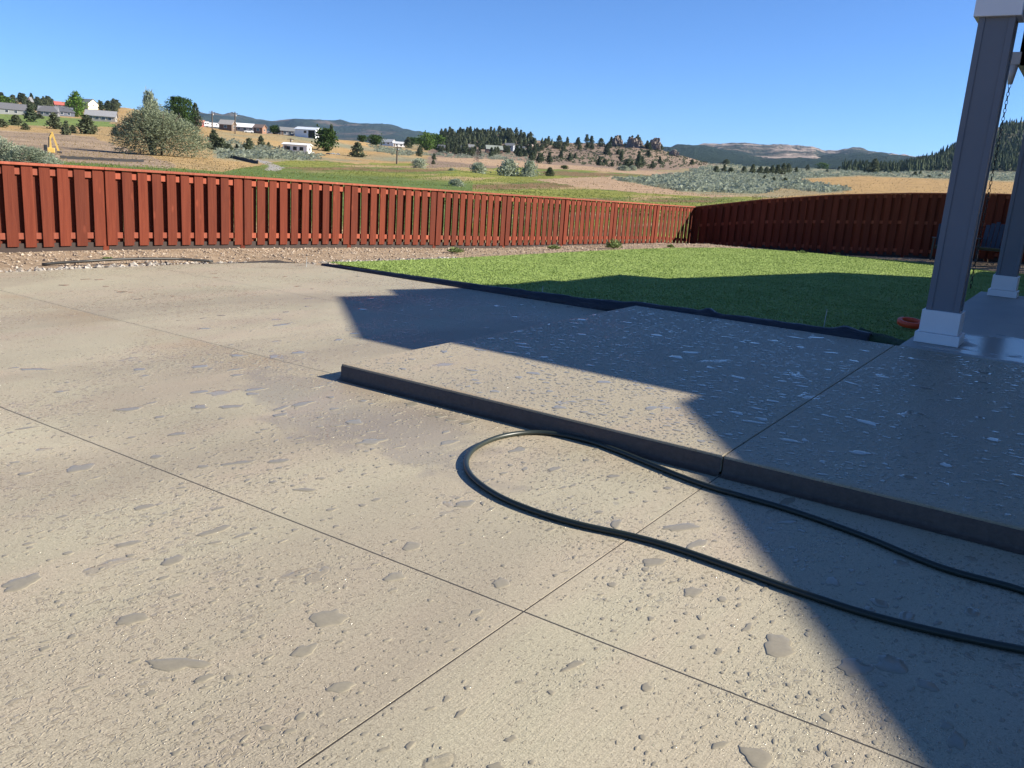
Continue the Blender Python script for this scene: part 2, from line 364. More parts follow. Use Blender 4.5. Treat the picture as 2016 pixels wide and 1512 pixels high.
# ------------------------------------------------------------------ materials for the yard
def concrete(name, c1, c2, c3, c4, cov=1.0, r0=.22, r1=.85, wr=.48, asp=(1.2, .76), plat=(.7, .42), layers=((70, .50, .0019, .08), (33, .50, .0018, .38)), damp=None, beads=True):
    g = NT(name); p = g.pos()
    big = g.noise(p, .55, 6, .6, .4).outputs[0]; st = g.noise(g.scale(p, (1.6, .35, 1)), 1.3, 5, .6).outputs[0]; st2 = g.noise(g.scale(p, (.9, .3, 1)), .8, 4, .55, .6).outputs[1]
    fine = g.noise(p, 60, 5, .75).outputs[0]; grit_sparkle = g.noise(p, 170, 2, .6).outputs[0]
    c = g.mix(g.rng(big, .35, .65), c1, c2); c = g.mix(g.math('MULTIPLY', g.rng(st, .42, .68), .75), c, c3)
    c = g.mix(g.rng(g.n('SeparateColor', {0: st2}).outputs[1], .48, .66, 0, .85), c, c4)
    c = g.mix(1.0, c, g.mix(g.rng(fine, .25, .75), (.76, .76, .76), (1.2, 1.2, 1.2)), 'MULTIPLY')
    c = g.mix(1.0, c, g.mix(g.rng(grit_sparkle, .3, .7), (.76, .76, .76), (1.24, 1.24, 1.24)), 'MULTIPLY')  # this and the fine speckle paint the sparkle of wet beads into the grain
    h = g.math('ADD', g.math('MULTIPLY', fine, .0017), g.math('MULTIPLY', grit_sparkle, .0009))
    broom = g.noise(g.scale(p, (160, 5, 5)), 1.0, 2, .5).outputs[0]
    h = g.math('ADD', h, g.math('MULTIPLY', broom, .0012))
    rough = .6
    if beads:
        wn = g.noise(p, 26, 2, .5); wp = g.n('VectorMath', {0: g.n('VectorMath', {0: wn.outputs[1], 1: (.5, .5, .5)}, operation='SUBTRACT').outputs[0], 1: (.05, .05, 0)}, operation='MULTIPLY').outputs[0]
        pw = g.n('VectorMath', {0: p, 1: wp}, operation='ADD').outputs[0]
        pw = g.scale(pw, (*asp, 0.0))
        cluster = g.rng(g.noise(p, .8, 5, .6, .5).outputs[0], .40, .62)
        tot = None; cover = None
        for sc, rmax, hh, keep in layers:
            v = g.n('TexVoronoi', {'Vector': pw, 'Scale': sc}, voronoi_dimensions='2D')
            rnd = g.n('SeparateColor', {0: v.outputs['Color']})
            rad = g.math('MULTIPLY', g.rng(rnd.outputs[0], keep, 1.0, 0, 1), rmax)
            rad = g.math('MULTIPLY', rad, g.math('ADD', r0 if sc > 20 else .6, g.math('MULTIPLY', cluster, r1 if sc > 20 else .45)))
            rad = g.math('MAXIMUM', rad, 1e-3)
            q = g.math('SUBTRACT', 1.0, g.math('DIVIDE', v.outputs['Distance'], rad), clamp=True)
            top = .9 if sc == 70 else (plat[0] if sc > 30 else plat[1])
            dome = g.math('POWER', g.rng(q, 0, top), .55)
            m = g.rng(q, 0.0, .08)
            hd = g.math('MULTIPLY', dome, hh)
            tot = hd if tot is None else g.math('MAXIMUM', tot, hd)
            if sc != 70: cover = m if (cover is None) else g.math('MAXIMUM', cover, m)
            else: small = m
        # thin puddles
        pn = g.noise(g.scale(p, (1.1, .6, 1)), 3.4, 3, .5, .25).outputs[0]
        pm = g.rng(pn, .69, .70); cover = g.math('MAXIMUM', cover, pm)
        tot = g.math('MAXIMUM', tot, g.math('MULTIPLY', g.rng(pn, .69, .715), .0030))
        wetm = g.math('MAXIMUM', cover, small)
        h = g.math('ADD', g.math('MULTIPLY', h, g.math('SUBTRACT', 1.0, g.math('MULTIPLY', cover, .97))), tot)
        # broad damp stain before the step, with a ragged outline
        dn = g.noise(p, 1.7, 5, .6, .8); sx = g.n('SeparateXYZ', {0: p})
        ex = g.math('DIVIDE', g.math('SUBTRACT', sx.outputs[0], -3.75), 1.45); ey = g.math('DIVIDE', g.math('SUBTRACT', sx.outputs[1], g.math('ADD', 3.92, g.math('MULTIPLY', ex, -.28))), .52)
        rr = g.math('ADD', g.math('SQRT', g.math('ADD', g.math('MULTIPLY', ex, ex), g.math('MULTIPLY', ey, ey))), g.math('MULTIPLY', g.math('SUBTRACT', dn.outputs[0], .5), 2.2))
        stain = g.rng(rr, .75, 1.0, 1.0, 0.0)
        foot = g.math('MULTIPLY', g.rng(sx.outputs[1], 3.9, 4.45), g.rng(g.noise(p, 1.1, 4, .6).outputs[0], .4, .6)); foot = g.math('MULTIPLY', foot, g.rng(sx.outputs[1], 4.52, 4.5))
        c = g.mix(g.math('MULTIPLY', stain, .34), c, (.16, .135, .12)); c = g.mix(g.math('MULTIPLY', foot, .4), c, (.27, .185, .10))
        c = g.mix(g.math('MULTIPLY', cover, .30), c, (.15, .125, .085))
        rough = g.math('SUBTRACT', g.math('SUBTRACT', .6, g.math('MULTIPLY', stain, .18)), g.math('MULTIPLY', wetm, wr))
    if damp:       # soft-edged wet patch
        sx = g.n('SeparateXYZ', {0: p}); wet = 0.0
        for (ax, ay, bx, by) in damp:
            ex = g.math('DIVIDE', g.math('SUBTRACT', sx.outputs[0], ax), bx); ey = g.math('DIVIDE', g.math('SUBTRACT', sx.outputs[1], ay), by)
            rr = g.math('ADD', g.math('SQRT', g.math('ADD', g.math('MULTIPLY', ex, ex), g.math('MULTIPLY', ey, ey))), g.math('MULTIPLY', g.math('SUBTRACT', g.noise(p, 2.6, 4, .55, .5).outputs[0], .5), 1.5))
            wet = g.math('MAXIMUM', wet, g.rng(rr, .8, 1.05, 1, 0, True))
        rough = g.math('SUBTRACT', .62, g.math('MULTIPLY', wet, .40)); c = g.mix(g.math('MULTIPLY', wet, .5), c, (.13, .125, .11))
        h = g.math('MULTIPLY', h, g.math('SUBTRACT', 1.0, g.math('MULTIPLY', wet, .95)))
    b = g.bsdf(Base_Color=c, Roughness=rough, IOR=1.36, Specular_IOR_Level=.5)
    g.set(b.inputs['Normal'], g.bump(h, 1.0, 1.0)); return g.m
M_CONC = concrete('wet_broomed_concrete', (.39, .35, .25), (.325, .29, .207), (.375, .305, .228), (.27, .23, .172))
M_SLAB = concrete('wet_step_concrete', (.36, .31, .22), (.31, .27, .19), (.345, .28, .205), (.29, .25, .185), asp=(.92, 1.0), r0=.62, r1=.34, wr=.52, plat=(.5, .3), layers=((70, .50, .0016, .45), (36, .50, .0016, .55)))
M_PORCH = concrete('smooth_porch_concrete', (.40, .38, .34), (.36, .34, .30), (.34, .33, .30), (.30, .29, .27), damp=((-.45, 10.5, .6, .8), (-.5, 9.6, 1.0, .16)), beads=False)
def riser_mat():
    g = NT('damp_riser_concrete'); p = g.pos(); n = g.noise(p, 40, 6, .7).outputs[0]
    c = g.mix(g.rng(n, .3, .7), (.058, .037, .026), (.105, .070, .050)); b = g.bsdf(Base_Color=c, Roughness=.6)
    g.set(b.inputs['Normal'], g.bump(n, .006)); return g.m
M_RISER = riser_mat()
def soil_mat():
    g = NT('sandy_soil'); p = g.pos(); n = g.noise(p, 2.5, 7, .65).outputs[0]; n2 = g.noise(p, 45, 5, .7).outputs[0]
    c = g.mix(g.rng(n, .35, .65), (.30, .215, .14), (.42, .32, .22)); c = g.mix(g.rng(n2, .55, .75), c, (.20, .155, .12))
    b = g.bsdf(Base_Color=c, Roughness=.95, Specular_IOR_Level=.2)
    g.set(b.inputs['Normal'], g.bump(g.math('ADD', n2, g.math('MULTIPLY', n, 2)), .03)); return g.m
def wood(name, c1, c2):
    g = NT(name); p = g.pos(); oi = g.n('ObjectInfo').outputs['Random']
    off = g.n('CombineXYZ', {0: g.math('MULTIPLY', oi, 37.0), 1: g.math('MULTIPLY', oi, 91.0), 2: 0.0}).outputs[0]
    q = g.n('VectorMath', {0: p, 1: off}, operation='ADD').outputs[0]
    gr = g.noise(g.scale(q, (22, 22, 1.1)), 1.0, 4, .6, 1.2).outputs[0]; kn = g.n('TexVoronoi', {'Vector': g.scale(q, (5, 5, 1.7)), 'Scale': 1.0})
    c = g.mix(g.rng(gr, .3, .7), c1, c2)
    c = g.mix(g.rng(kn.outputs['Distance'], .06, .14, .55, 0), c, tuple(x*1.5 for x in c2))
    c = g.mix(1.0, c, g.mix(oi, (.76, .76, .78), (1.1, 1.02, .97)), 'MULTIPLY')
    b = g.bsdf(Base_Color=c, Roughness=.7, Specular_IOR_Level=.12)
    g.set(b.inputs['Normal'], g.bump(gr, .003)); return g.m
M_RED = wood('red_stained_wood', (.108, .024, .0135), (.160, .040, .021))
M_REDR = wood('red_stained_rail', (.24, .062, .036), (.31, .095, .058))
M_DKSTRIP = simple('dark_foot_strip', (.035, .022, .018), .8)

# ------------------------------------------------------------------ patio
G = .0034
patio = empty('patio', (0, 0, 0), kind='structure')
EDGE = [(-10.72, 2.0), (-10.7, 5.15), (-10.66, 6.4), (-10.56, 7.64), (-10.3, 8.7), (-9.95, 9.32)]
def panel(poly, z0, z1, name='concrete_panel', mat=M_CONC, bevel=.006):
    b = MB().prism(poly, z0, z1); return b.build(name, mat, patio, .0008, seg=1)
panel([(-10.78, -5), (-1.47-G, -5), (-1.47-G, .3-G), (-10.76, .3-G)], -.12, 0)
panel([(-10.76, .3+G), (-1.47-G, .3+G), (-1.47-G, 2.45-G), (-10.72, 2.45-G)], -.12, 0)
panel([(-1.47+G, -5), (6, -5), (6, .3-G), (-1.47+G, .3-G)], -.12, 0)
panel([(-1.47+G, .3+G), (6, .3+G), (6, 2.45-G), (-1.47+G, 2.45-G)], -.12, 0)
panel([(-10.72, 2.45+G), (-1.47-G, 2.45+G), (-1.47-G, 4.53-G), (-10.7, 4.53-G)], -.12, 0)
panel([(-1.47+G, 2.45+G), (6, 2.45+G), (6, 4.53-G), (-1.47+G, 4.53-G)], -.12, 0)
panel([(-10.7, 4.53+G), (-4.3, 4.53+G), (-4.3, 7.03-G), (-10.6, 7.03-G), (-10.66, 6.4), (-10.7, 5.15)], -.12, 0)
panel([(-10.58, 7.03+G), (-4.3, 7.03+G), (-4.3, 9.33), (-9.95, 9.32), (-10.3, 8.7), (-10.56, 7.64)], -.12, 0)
MB().box(-10.5, 6, -5, 9.2, -.2, -.0012).build('slab_bed', simple('dark_joint_filler', (.03, .025, .022), .9), patio)
step = empty('raised_patio_slab', (0, 0, 0), kind='structure')
for (xa, xb) in ((-4.4, -1.47-G), (-1.47+G, 6)):
    b = MB().box(xa, xb, 4.47, 9.4, .012, .112)
    o = b.build('concrete_panel', M_SLAB, step, .007, seg=3)
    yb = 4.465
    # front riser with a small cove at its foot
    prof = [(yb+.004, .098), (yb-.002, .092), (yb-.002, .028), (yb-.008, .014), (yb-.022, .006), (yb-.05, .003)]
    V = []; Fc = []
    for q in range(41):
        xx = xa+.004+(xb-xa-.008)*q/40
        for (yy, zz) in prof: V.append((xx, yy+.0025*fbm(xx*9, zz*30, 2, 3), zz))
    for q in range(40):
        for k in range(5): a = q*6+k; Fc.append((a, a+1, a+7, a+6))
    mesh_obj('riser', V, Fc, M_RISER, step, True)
porch = empty('porch_floor', (0, 0, 0), kind='structure')
for ya, yb in ((9.412, 12.6), (12.612, 16.9)):
    MB().box(-1.43, 6, ya, yb, -.1, .118).build('concrete_panel', M_PORCH, porch, .012)
# water left standing on the concrete: beads and flat little pools with raised rims
def water_mat():
    g = NT('standing_water'); p = g.pos(); n = g.noise(p, 60, 4, .7).outputs[0]; n2 = g.noise(p, .6, 4, .6).outputs[0]
    c = g.mix(g.rng(n2, .35, .65), (.262, .232, .172), (.225, .2, .15)); c = g.mix(1.0, c, g.mix(g.rng(n, .25, .75), (.86, .86, .86), (1.1, 1.1, 1.1)), 'MULTIPLY')
    g.bsdf(Base_Color=c, Roughness=.035, IOR=1.33, Specular_IOR_Level=.5); return g.m
M_DROP = water_mat()
def drops(name, spots, label, seed):
    rg = random.Random(seed); V, Fc = [], []
    for (x, y, z, r, asp, ang) in spots:
        n = 10 if r < .02 else (16 if r < .045 else 26); s1, s2 = rg.uniform(0, 99), rg.uniform(0, 99); wob = .25 if r < .012 else .6; hgt = min(.0027, .0013+r*.11)*rg.uniform(.8, 1.1)
        out = []
        for i in range(n):
            t = 2*math.pi*i/n; q = r*max(.3, 1+wob*fbm(math.cos(t)*1.1+s1, math.sin(t)*1.1+s2, 1, 2)); out.append((q*math.cos(t)*asp, q*math.sin(t)/asp))
        ca_, sa_ = math.cos(ang), math.sin(ang); k = len(V); rim = min(.45, .0055/r)
        for f, zz in ((1, -.0004), (1-rim*.35, hgt*.62), (1-rim, hgt*.95), (max(.05, (1-rim)*.55), hgt)):
            for a, b in out: V.append((x+(a*ca_-b*sa_)*f, y+(a*sa_+b*ca_)*f, z+zz))
        for m_ in range(3):
            for i in range(n): j = (i+1) % n; Fc.append((k+m_*n+i, k+m_*n+j, k+(m_+1)*n+j, k+(m_+1)*n+i))
        Fc.append(tuple(k+3*n+i for i in range(n)))
    return tag(mesh_obj(name, V, Fc, M_DROP, smooth=True), label, 'water', kind='stuff')
class Spread:
    def __init__(s): s.g = {}
    def ok(s, x, y, r):
        c = .16; i, j = int(x/c+500), int(y/c+500)
        for a in (-1, 0, 1):
            for b in (-1, 0, 1):
                for (u, v, q) in s.g.get((i+a, j+b), ()):
                    if (u-x)**2+(v-y)**2 < (1.2*(q+r))**2: return False
        s.g.setdefault((i, j), []).append((x, y, r)); return True
def scatter(sizes, pick, z, aspect, angle, freq, lo, hi, seed):
    rg = random.Random(seed); GR = Spread(); SP = []
    for (n, r0, r1) in sizes:                                   # the largest pools first, beads between them
        got = tries = 0
        while got < n and tries < n*30:
            tries += 1; x, y = pick(rg); r = r0+(r1-r0)*rg.random()**1.6
            if not ok_spot(x, y, r, z): continue
            if r < .03 and fbm(x*freq, y*freq, 3, 4) < rg.uniform(lo, hi): continue
            if not GR.ok(x, y, r): continue
            got += 1; SP.append((x, y, z, r, rg.uniform(*aspect), rg.gauss(*angle)))
    return SP
def ok_spot(x, y, r, z):
    m = r*1.7+.006
    if abs(x+1.47) < m: return False
    if z > 0: return x-m > -4.38 and y-m > 4.5 and y+m < 9.38
    if (x > -4.42-m and y > 4.42-m) or x < -10.5 or y > 9.25: return False
    return all(abs(y-j) > m for j in (.3, 2.45, 4.53, 7.03))
drops('step_water', scatter(((110, .028, .07), (1500, .013, .028), (6000, .007, .013)), lambda g_: (g_.uniform(-4.36, .6), 4.5+4.86*g_.random()), .112, (.85, 1.5), (.1, .5), .9, -.75, .35, 71), 'water beads and small pools standing on the raised slab', 72)
drops('patio_water', scatter(((190, .022, .062), (700, .012, .022), (3300, .006, .014), (3500, .0035, .007)), lambda g_: (g_.uniform(-5.6, .6), 1.2+3.3*g_.random()) if g_.random() < .6 else (g_.uniform(-10.3, -3), 2.2+7*g_.random()), 0, (.55, 1.0), (-.15, .3), .8, -.6, .45, 74), 'water beads and flat pools lying over the lower patio concrete', 73)

# yard soil sheet
V, Fc = [], []
nx, ny = 70, 110
for i in range(nx+1):
    for j in range(ny+1):
        y = -6+33.6*j/ny; x0 = fence_x(y)-.25; x = x0+(4-x0)*(i/nx)**1.3
        V.append((x, y, yard_z(x, y)-.02+.012*fbm(x*1.5, y*1.5, 3, 3)-(.25 if (x > -9.4 and y < 9) or (x > -1.2 and y < 16.5) else 0)))
for i in range(nx):
    for j in range(ny): a = i*(ny+1)+j; Fc.append((a, a+ny+1, a+ny+2, a+1))
M_SOIL = soil_mat()
tag(mesh_obj('yard_soil', V, Fc, M_SOIL, smooth=True), kind='structure')

# ------------------------------------------------------------------ lawn
LAWN = [(-9.75, 9.55), (-9.55, 11), (-9.42, 12.4), (-9.28, 18), (-8.98, 21.4), (-8.5, 23.3), (-7.75, 24.6), (-6.6, 25.3), (-5.2, 25.75), (-3.6, 26.1), (-1.6, 26.3), (1.5, 26.4), (1.5, 17.0), (-1.47, 17.0), (-1.47, 9.62), (-4.4, 9.58)]
def lawn_mat(base):
    g = NT('turf_base' if base else 'turf_blade'); p = g.pos()
    n = g.noise(p, 1.1, 5, .6).outputs[0]; n2 = g.noise(g.scale(p, (4, 14, 4)), 1.0, 4, .6).outputs[0]
    ri = g.n('NewGeometry').outputs['Random Per Island']
    f = g.math('ADD', g.math('MULTIPLY', n, .45), g.math('MULTIPLY', n2, .35)); f = g.math('ADD', f, g.math('MULTIPLY', ri, .16 if not base else .12))
    c = g.mix(g.rng(f, .22, .84), (.135, .205, .044), (.37, .45, .15))
    b = g.bsdf(Base_Color=c, Roughness=.5 if not base else .9, Specular_IOR_Level=.12 if not base else .05)
    g.set(b.inputs['Normal'], g.bump(n2, .02)); return g.m
V = [(x, y, lawn_z(y)+.03) for x, y in LAWN]
bm = bmesh.new(); bv = [bm.verts.new(v) for v in V]; bm.faces.new(bv); bmesh.ops.triangulate(bm, faces=bm.faces[:])
me = bpy.data.meshes.new('lawn'); bm.to_mesh(me); bm.free(); me.materials.append(lawn_mat(True))
o = bpy.data.objects.new('lawn', me); COL.objects.link(o); tag(o, kind='structure')
rg = random.Random(3); V, Fc = [], []; cnt = 0
while cnt < 150000:
    x = rg.uniform(-9.9, .2); y = 9.5+17*rg.random()**1.25
    if not inside((x, y), LAWN): continue
    a = rg.uniform(0, math.pi); hgt = rg.uniform(.010, .022); wd = rg.uniform(.005, .010); dx, dy = math.cos(a)*wd, math.sin(a)*wd
    lx, ly = rg.gauss(0, .022), rg.gauss(0, .022); z = lawn_z(y)+.028; k = len(V)
    V += [(x-dx, y-dy, z), (x+dx, y+dy, z), (x+lx, y+ly, z+hgt)]; Fc.append((k, k+1, k+2)); cnt += 1
tag(mesh_obj('turf_blades', V, Fc, lawn_mat(False)), 'short green turf grass of the back lawn', 'grass', kind='stuff')

# lifted turf edge: dark backing rolled up along the slab
def backing_mat():
    g = NT('turf_backing'); p = g.pos(); n = g.noise(g.scale(p, (3, 20, 20)), 1.0, 4, .6).outputs[0]
    b = g.bsdf(Base_Color=g.mix(g.rng(n, .3, .7), (.006, .007, .011), (.018, .021, .032)), Roughness=.42)
    g.set(b.inputs['Normal'], g.bump(n, .03)); return g.m
V, Fc = [], []; N = 240; prof = 13
def lift(x):
    h = interp(x, [(-9.7, .012), (-8.6, .03), (-7.4, .05), (-6, .075), (-4.9, .10), (-4.4, .13), (-3.6, .135), (-2.3, .15), (-1.9, .17), (-1.75, .16)])
    for c, a, s in ((-3.55, .045, .07), (-2.02, .035, .08)): h += a*math.exp(-((x-c)/s)**2)
    return h+.012*fbm(x*2.2, 0, 1, 3)
for i in range(N+1):
    x = -9.7+7.95*i/N; h = lift(x); y0 = interp(x, [(-9.7, 9.36), (-4.9, 9.365), (-4.42, 9.43), (-1.75, 9.46)])+.012+.02*abs(fbm(x*1.4, 4, 2, 2)); wd = h*.85+.03
    for j in range(prof):
        t = j/(prof-1); a = math.pi*(1.12-.9*t)
        V.append((x, y0+wd*.55+wd*.55*math.cos(a)+wd*.3*t, -.02+max(-.05, (h+.02)*math.sin(max(0, min(math.pi, a))) if a < math.pi else -.04)+.006*fbm(x*6, t*4, 2, 3)))
for i in range(N):
    for j in range(prof-1): a = i*prof+j; Fc.append((a, a+1, a+prof+1, a+prof))
o = mesh_obj('turf_edge_roll', V, Fc, backing_mat(), smooth=True)
m = o.modifiers.new('solid', 'SOLIDIFY'); m.thickness = .012
tag(o, 'black backing of the lifted turf edge curled up along the concrete patio', 'turf edge')
# last loose lump of turf by the column
V, Fc = [], []; n1, n2 = 26, 12
for i in range(n1+1):
    for j in range(n2+1):
        s, t = i/n1, j/n2; x = -1.9+.52*s; y = 9.5+.75*t
        z = .02+(.16*(1-.45*s)*math.sin(math.pi*min(1, t*1.15+.08))**.8)+.02*fbm(x*5, y*5, 1, 3)
        if j == 0: z = -.03
        V.append((x, y, z))
for i in range(n1):
    for j in range(n2): a = i*(n2+1)+j; Fc.append((a, a+n2+1, a+n2+2, a+1))
tag(mesh_obj('turf_flap', V, Fc, simple('shaded_turf', (.045, .08, .03), .9, .4, 30, bump=.02), smooth=True), 'loose rumpled flap of green turf between black edge roll and porch column', 'turf')  # darker copy of the turf green, with the shade put into its colour
# thin marker sticks
for (px, py0, py1, lb) in ((1622, 640, 609, 'thin white marker stick standing in the rolled black turf edge'), (1067, 574, 563, 'tiny marker stick at the lawn edge beside the shadow tip'), (603, 519, 506, 'small dark stick at the patio corner beside pale stones')):
    P = ground(px, py0, .05); hh = (py0-py1)*depth(P)/F_PX
    tag(MB().tube([P-Vector((0, 0, .1)), P+Vector((.01, 0, hh))], [.006, .004], 6).build('marker_stick', simple('stick_paint', (.5, .5, .46), .5)), lb, 'stick')
# orange ring toy
c = Vector((-1.66, 11.45, .10)); V, Fc = [], []; nu, nv = 40, 12
for i in range(nu):
    a = 2*math.pi*i/nu
    for j in range(nv):
        b = 2*math.pi*j/nv; r = .125+.028*math.copysign(abs(math.cos(b))**.6, math.cos(b)); z = .036*math.copysign(abs(math.sin(b))**.6, math.sin(b))
        V.append((r*math.cos(a), r*math.sin(a), z))
for i in range(nu):
    for j in range(nv): Fc.append((i*nv+j, ((i+1) % nu)*nv+j, ((i+1) % nu)*nv+(j+1) % nv, i*nv+(j+1) % nv))
o = mesh_obj('toy_ring', V, Fc, simple('orange_rubber', (.75, .07, .015), .45, .05), smooth=True); o.location = c; o.rotation_euler = (R(7), R(4), 0)
tag(o, 'orange red rubber ring lying on the turf beside the column', 'ring')

# ------------------------------------------------------------------ hose
HP = [(.62, 3.62), (.35, 3.82), (.04, 3.94), (-.28, 3.95), (-.64, 4.08), (-.99, 4.16), (-1.28, 4.18), (-1.42, 4.19), (-1.61, 4.235), (-1.87, 4.32), (-2.07, 4.385), (-2.29, 4.43), (-2.5, 4.41), (-2.645, 4.31), (-2.72, 4.11), (-2.705, 3.85), (-2.62, 3.64), (-2.49, 3.48), (-2.33, 3.37), (-2.13, 3.29), (-1.91, 3.26), (-1.69, 3.27), (-1.47, 3.315), (-1.26, 3.33), (-.97, 3.31), (-.73, 3.285), (-.45, 3.275), (-.2, 3.31), (.07, 3.38), (.4, 3.5), (.8, 3.6)]
def catmull(P, k=10):
    out = []
    for i in range(len(P)-1):
        p0, p1, p2, p3 = [Vector((*P[max(0, min(len(P)-1, j))], 0)) for j in (i-1, i, i+1, i+2)]
        for s in range(k):
            t = s/k; out.append(.5*((2*p1)+(-p0+p2)*t+(2*p0-5*p1+4*p2-p3)*t*t+(-p0+3*p1-3*p2+p3)*t**3))
    return out
pts = catmull(HP); hp = [Vector((p.x, p.y, .0155+.002*max(0, fbm(p.x*1.1, p.y*1.1, 8, 2))*(1 if p.y < 4.2 else .6))) for p in pts]
g = NT('olive_hose'); b = g.bsdf(Base_Color=(.020, .026, .020), Roughness=.38, Specular_IOR_Level=.4)
o = MB().tube(hp, .0152, 14).build('garden_hose', g.m, None, smooth=True)
tag(o, 'dark olive garden hose looped on the wet concrete below the step', 'hose')

# ------------------------------------------------------------------ fences
def board_mesh(name, wd, th):
    b = MB().box(-wd/2, wd/2, -th/2, th/2, 0, 1); me = bpy.data.meshes.new(name); me.from_pydata(b.v, [], b.f); me.materials.append(M_RED); return me
bmA = board_mesh('fence_board', .152, .02)
def fence(name, label, P, base, top, rails, pitch, panel_len, s0, s1, slit, cap_mat):
    """P(s) -> (x, y) along the line; the local +normal faces the yard"""
    f = empty(name, (*P(s0), 0), label=label, cat='fence'); inv = Vector((*P(s0), 0))
    a, b = Vector((*P(s0), 0)), Vector((*P(s1), 0)); d = (b-a).normalized(); nrm = Vector((d.y, -d.x, 0)); rz = math.atan2(d.y, d.x)
    rg = random.Random(int(s1*10)); s = s0; k = 0
    npan = int((s1-s0)/panel_len)+1
    for p in range(npan):
        sa = s0+p*panel_len; sb = min(s1, sa+panel_len)
        if sb-sa < .2: continue
        q = Vector((*P(sa), 0)); zb, zt = base(sa), top(sa)
        po = MB().box(-.045, .045, -.0185, .0185, zb-.1, zt-.02).build('post', M_RED, f); po.location = q-inv; po.rotation_euler = (0, 0, rz)
        for fr in rails:
            m = MB(); A = Vector((*P(sa+.046), base(sa)+(top(sa)-base(sa))*fr)); B = Vector((*P(sb-.046), base(sb)+(top(sb)-base(sb))*fr))
            o = m.bar(A-inv, B-inv, .038, .088).build('rail', M_REDR, f)
        m = MB(); m.bar(Vector((*P(sa+.002), top(sa)-.019))-inv, Vector((*P(sb-.002), top(sb)-.019))-inv, .15, .036); m.build('cap_board', cap_mat, f, .004)
        m = MB(); m.bar(Vector((*P(sa+.05), base(sa)+.03))-inv, Vector((*P(sb-.05), base(sb)+.03))-inv, .03, .15); m.build('foot_strip', M_DKSTRIP, f)  # dark strip along the foot of the fence
        nb = int(round((sb-sa)/pitch)); pp = (sb-sa)/nb
        for side in (1, -1):
            for i in range(nb):
                sc = sa+pp*(i+.5) if side == 1 else sa+pp*(i+1.0)
                if side == 1 and i == 0: sc = sa+.098
                if side == 1 and i == nb-1 and nb > 3: sc = sb-.098
                if side == -1 and slit and i == nb-1: continue
                if side == -1 and not slit and i == 0: sc = sa+.2305
                if side == -1 and not slit and i == nb-2: sc = sb-.2305
                z0, z1 = base(sc)+.055+rg.uniform(-.006, .006), top(sc)-.04
                o = link('board', bmA, f); x, y = P(sc)
                o.location = Vector((x, y, z0))-inv+nrm*side*.031; o.rotation_euler = (rg.gauss(0, .002), rg.gauss(0, .004), rz+rg.gauss(0, .012)); o.scale = (rg.uniform(.96, 1.04), 1, z1-z0)
    return f
M_CAP = wood('red_stained_cap', (.25, .07, .042), (.34, .115, .075))
fl = (lambda s: (fence_x(s), s))
fence('picket_fence', 'sunlit red stained wooden shadowbox fence behind the gravel strip', fl, lambda s: interp(s, FENCE_L), lambda s: interp(s, FENCE_LT), (.90, .17), .242, 2.42, 2.76, 27.32, False, M_CAP)
frr = (lambda s: (-10.86+s, FY))
fence('picket_fence', 'shaded dark red wooden fence rising behind the lawn', frr, lambda s: interp(-10.86+s, FENCE_R), lambda s: interp(-10.86+s, FENCE_RT), (.95, .54, .1), .232, 2.14, -.02, 12.9, True, M_CAP)

# ------------------------------------------------------------------ house: roof that shades the patio, porch columns
hs = empty('house', (2.5, 14, 0), label='slate grey house porch with white based square columns on the concrete', cat='house'); HO = Vector((2.5, 14, 0))
M_SLATE = simple('slate_grey_paint', (.135, .145, .165), .5, .05, 2); M_WHITE = simple('white_trim_paint', (.72, .71, .70), .45, .04, 2)
M_SHINGLE = simple('dark_shingle', (.06, .055, .055), .9, .3, 6); M_SOFF = simple('brown_soffit', (.16, .12, .09), .7, .1, 4)
def hpart(mb, name, mat, parent=None, bevel=0):
    mb.v = [(x-HO.x, y-HO.y, z-HO.z) for x, y, z in mb.v] if parent in (None, hs) else mb.v
    return mb.build(name, mat, parent or hs, bevel)
ROOF = [(-.42, 13.04), (-.77, 12.12), (-.41, 11.82), (-.68, 11.12), (1.19, 9.49), (4.3, 9.4), (4.3, 9.1), (4.97, 8.22), (5.2, 7.94), (6.43, 6.27), (9.43, 2.1), (15, 2.1), (15, 30), (5.3, 29), (4.5, 28.9), (4.4, 27.1), (4.0, 24.8), (2.2, 22.9), (1.1, 18.7), (-.19, 13.97)]
ROOF = ROOF[::-1]
rf = hpart(MB().prism(ROOF, 4.18, 4.4), 'roof_edge', M_WHITE)
cxr, cyr = 8.5, 15.5; n = len(ROOF)
V = [(x-HO.x, y-HO.y, 4.402) for x, y in ROOF]+[(x+(cxr-x)*.6-HO.x, y+(cyr-y)*.6-HO.y, 5.3) for x, y in ROOF]
mesh_obj('roof', V, [(i, (i+1) % n, n+(i+1) % n, n+i) for i in range(n)]+[tuple(range(n, 2*n))], M_SHINGLE, hs)
wl = MB().prism([(7.2, 7.2), (12, 4), (14, 4), (14, 27), (6.4, 27), (4.2, 19.5), (3.6, 12)], -.2, 4.175); hpart(wl, 'wall', simple('grey_siding', (.30, .31, .33), .7, .06, 3))
for (y0, y1) in ((13.5, 15.2), (16.6, 17.8)):
    wx = 3.4
    a = hpart(MB().box(wx, wx+.5, y0, y1, .9, 2.6), 'window', M_WHITE); 
    p_ = MB().box(wx-.012, wx, y0+.08, y1-.08, .98, 2.52); p_.v = [(x-HO.x, y-HO.y, z) for x, y, z in p_.v]; p_.build('pane', simple('dark_glass', (.03, .035, .04), .05, .02), a)
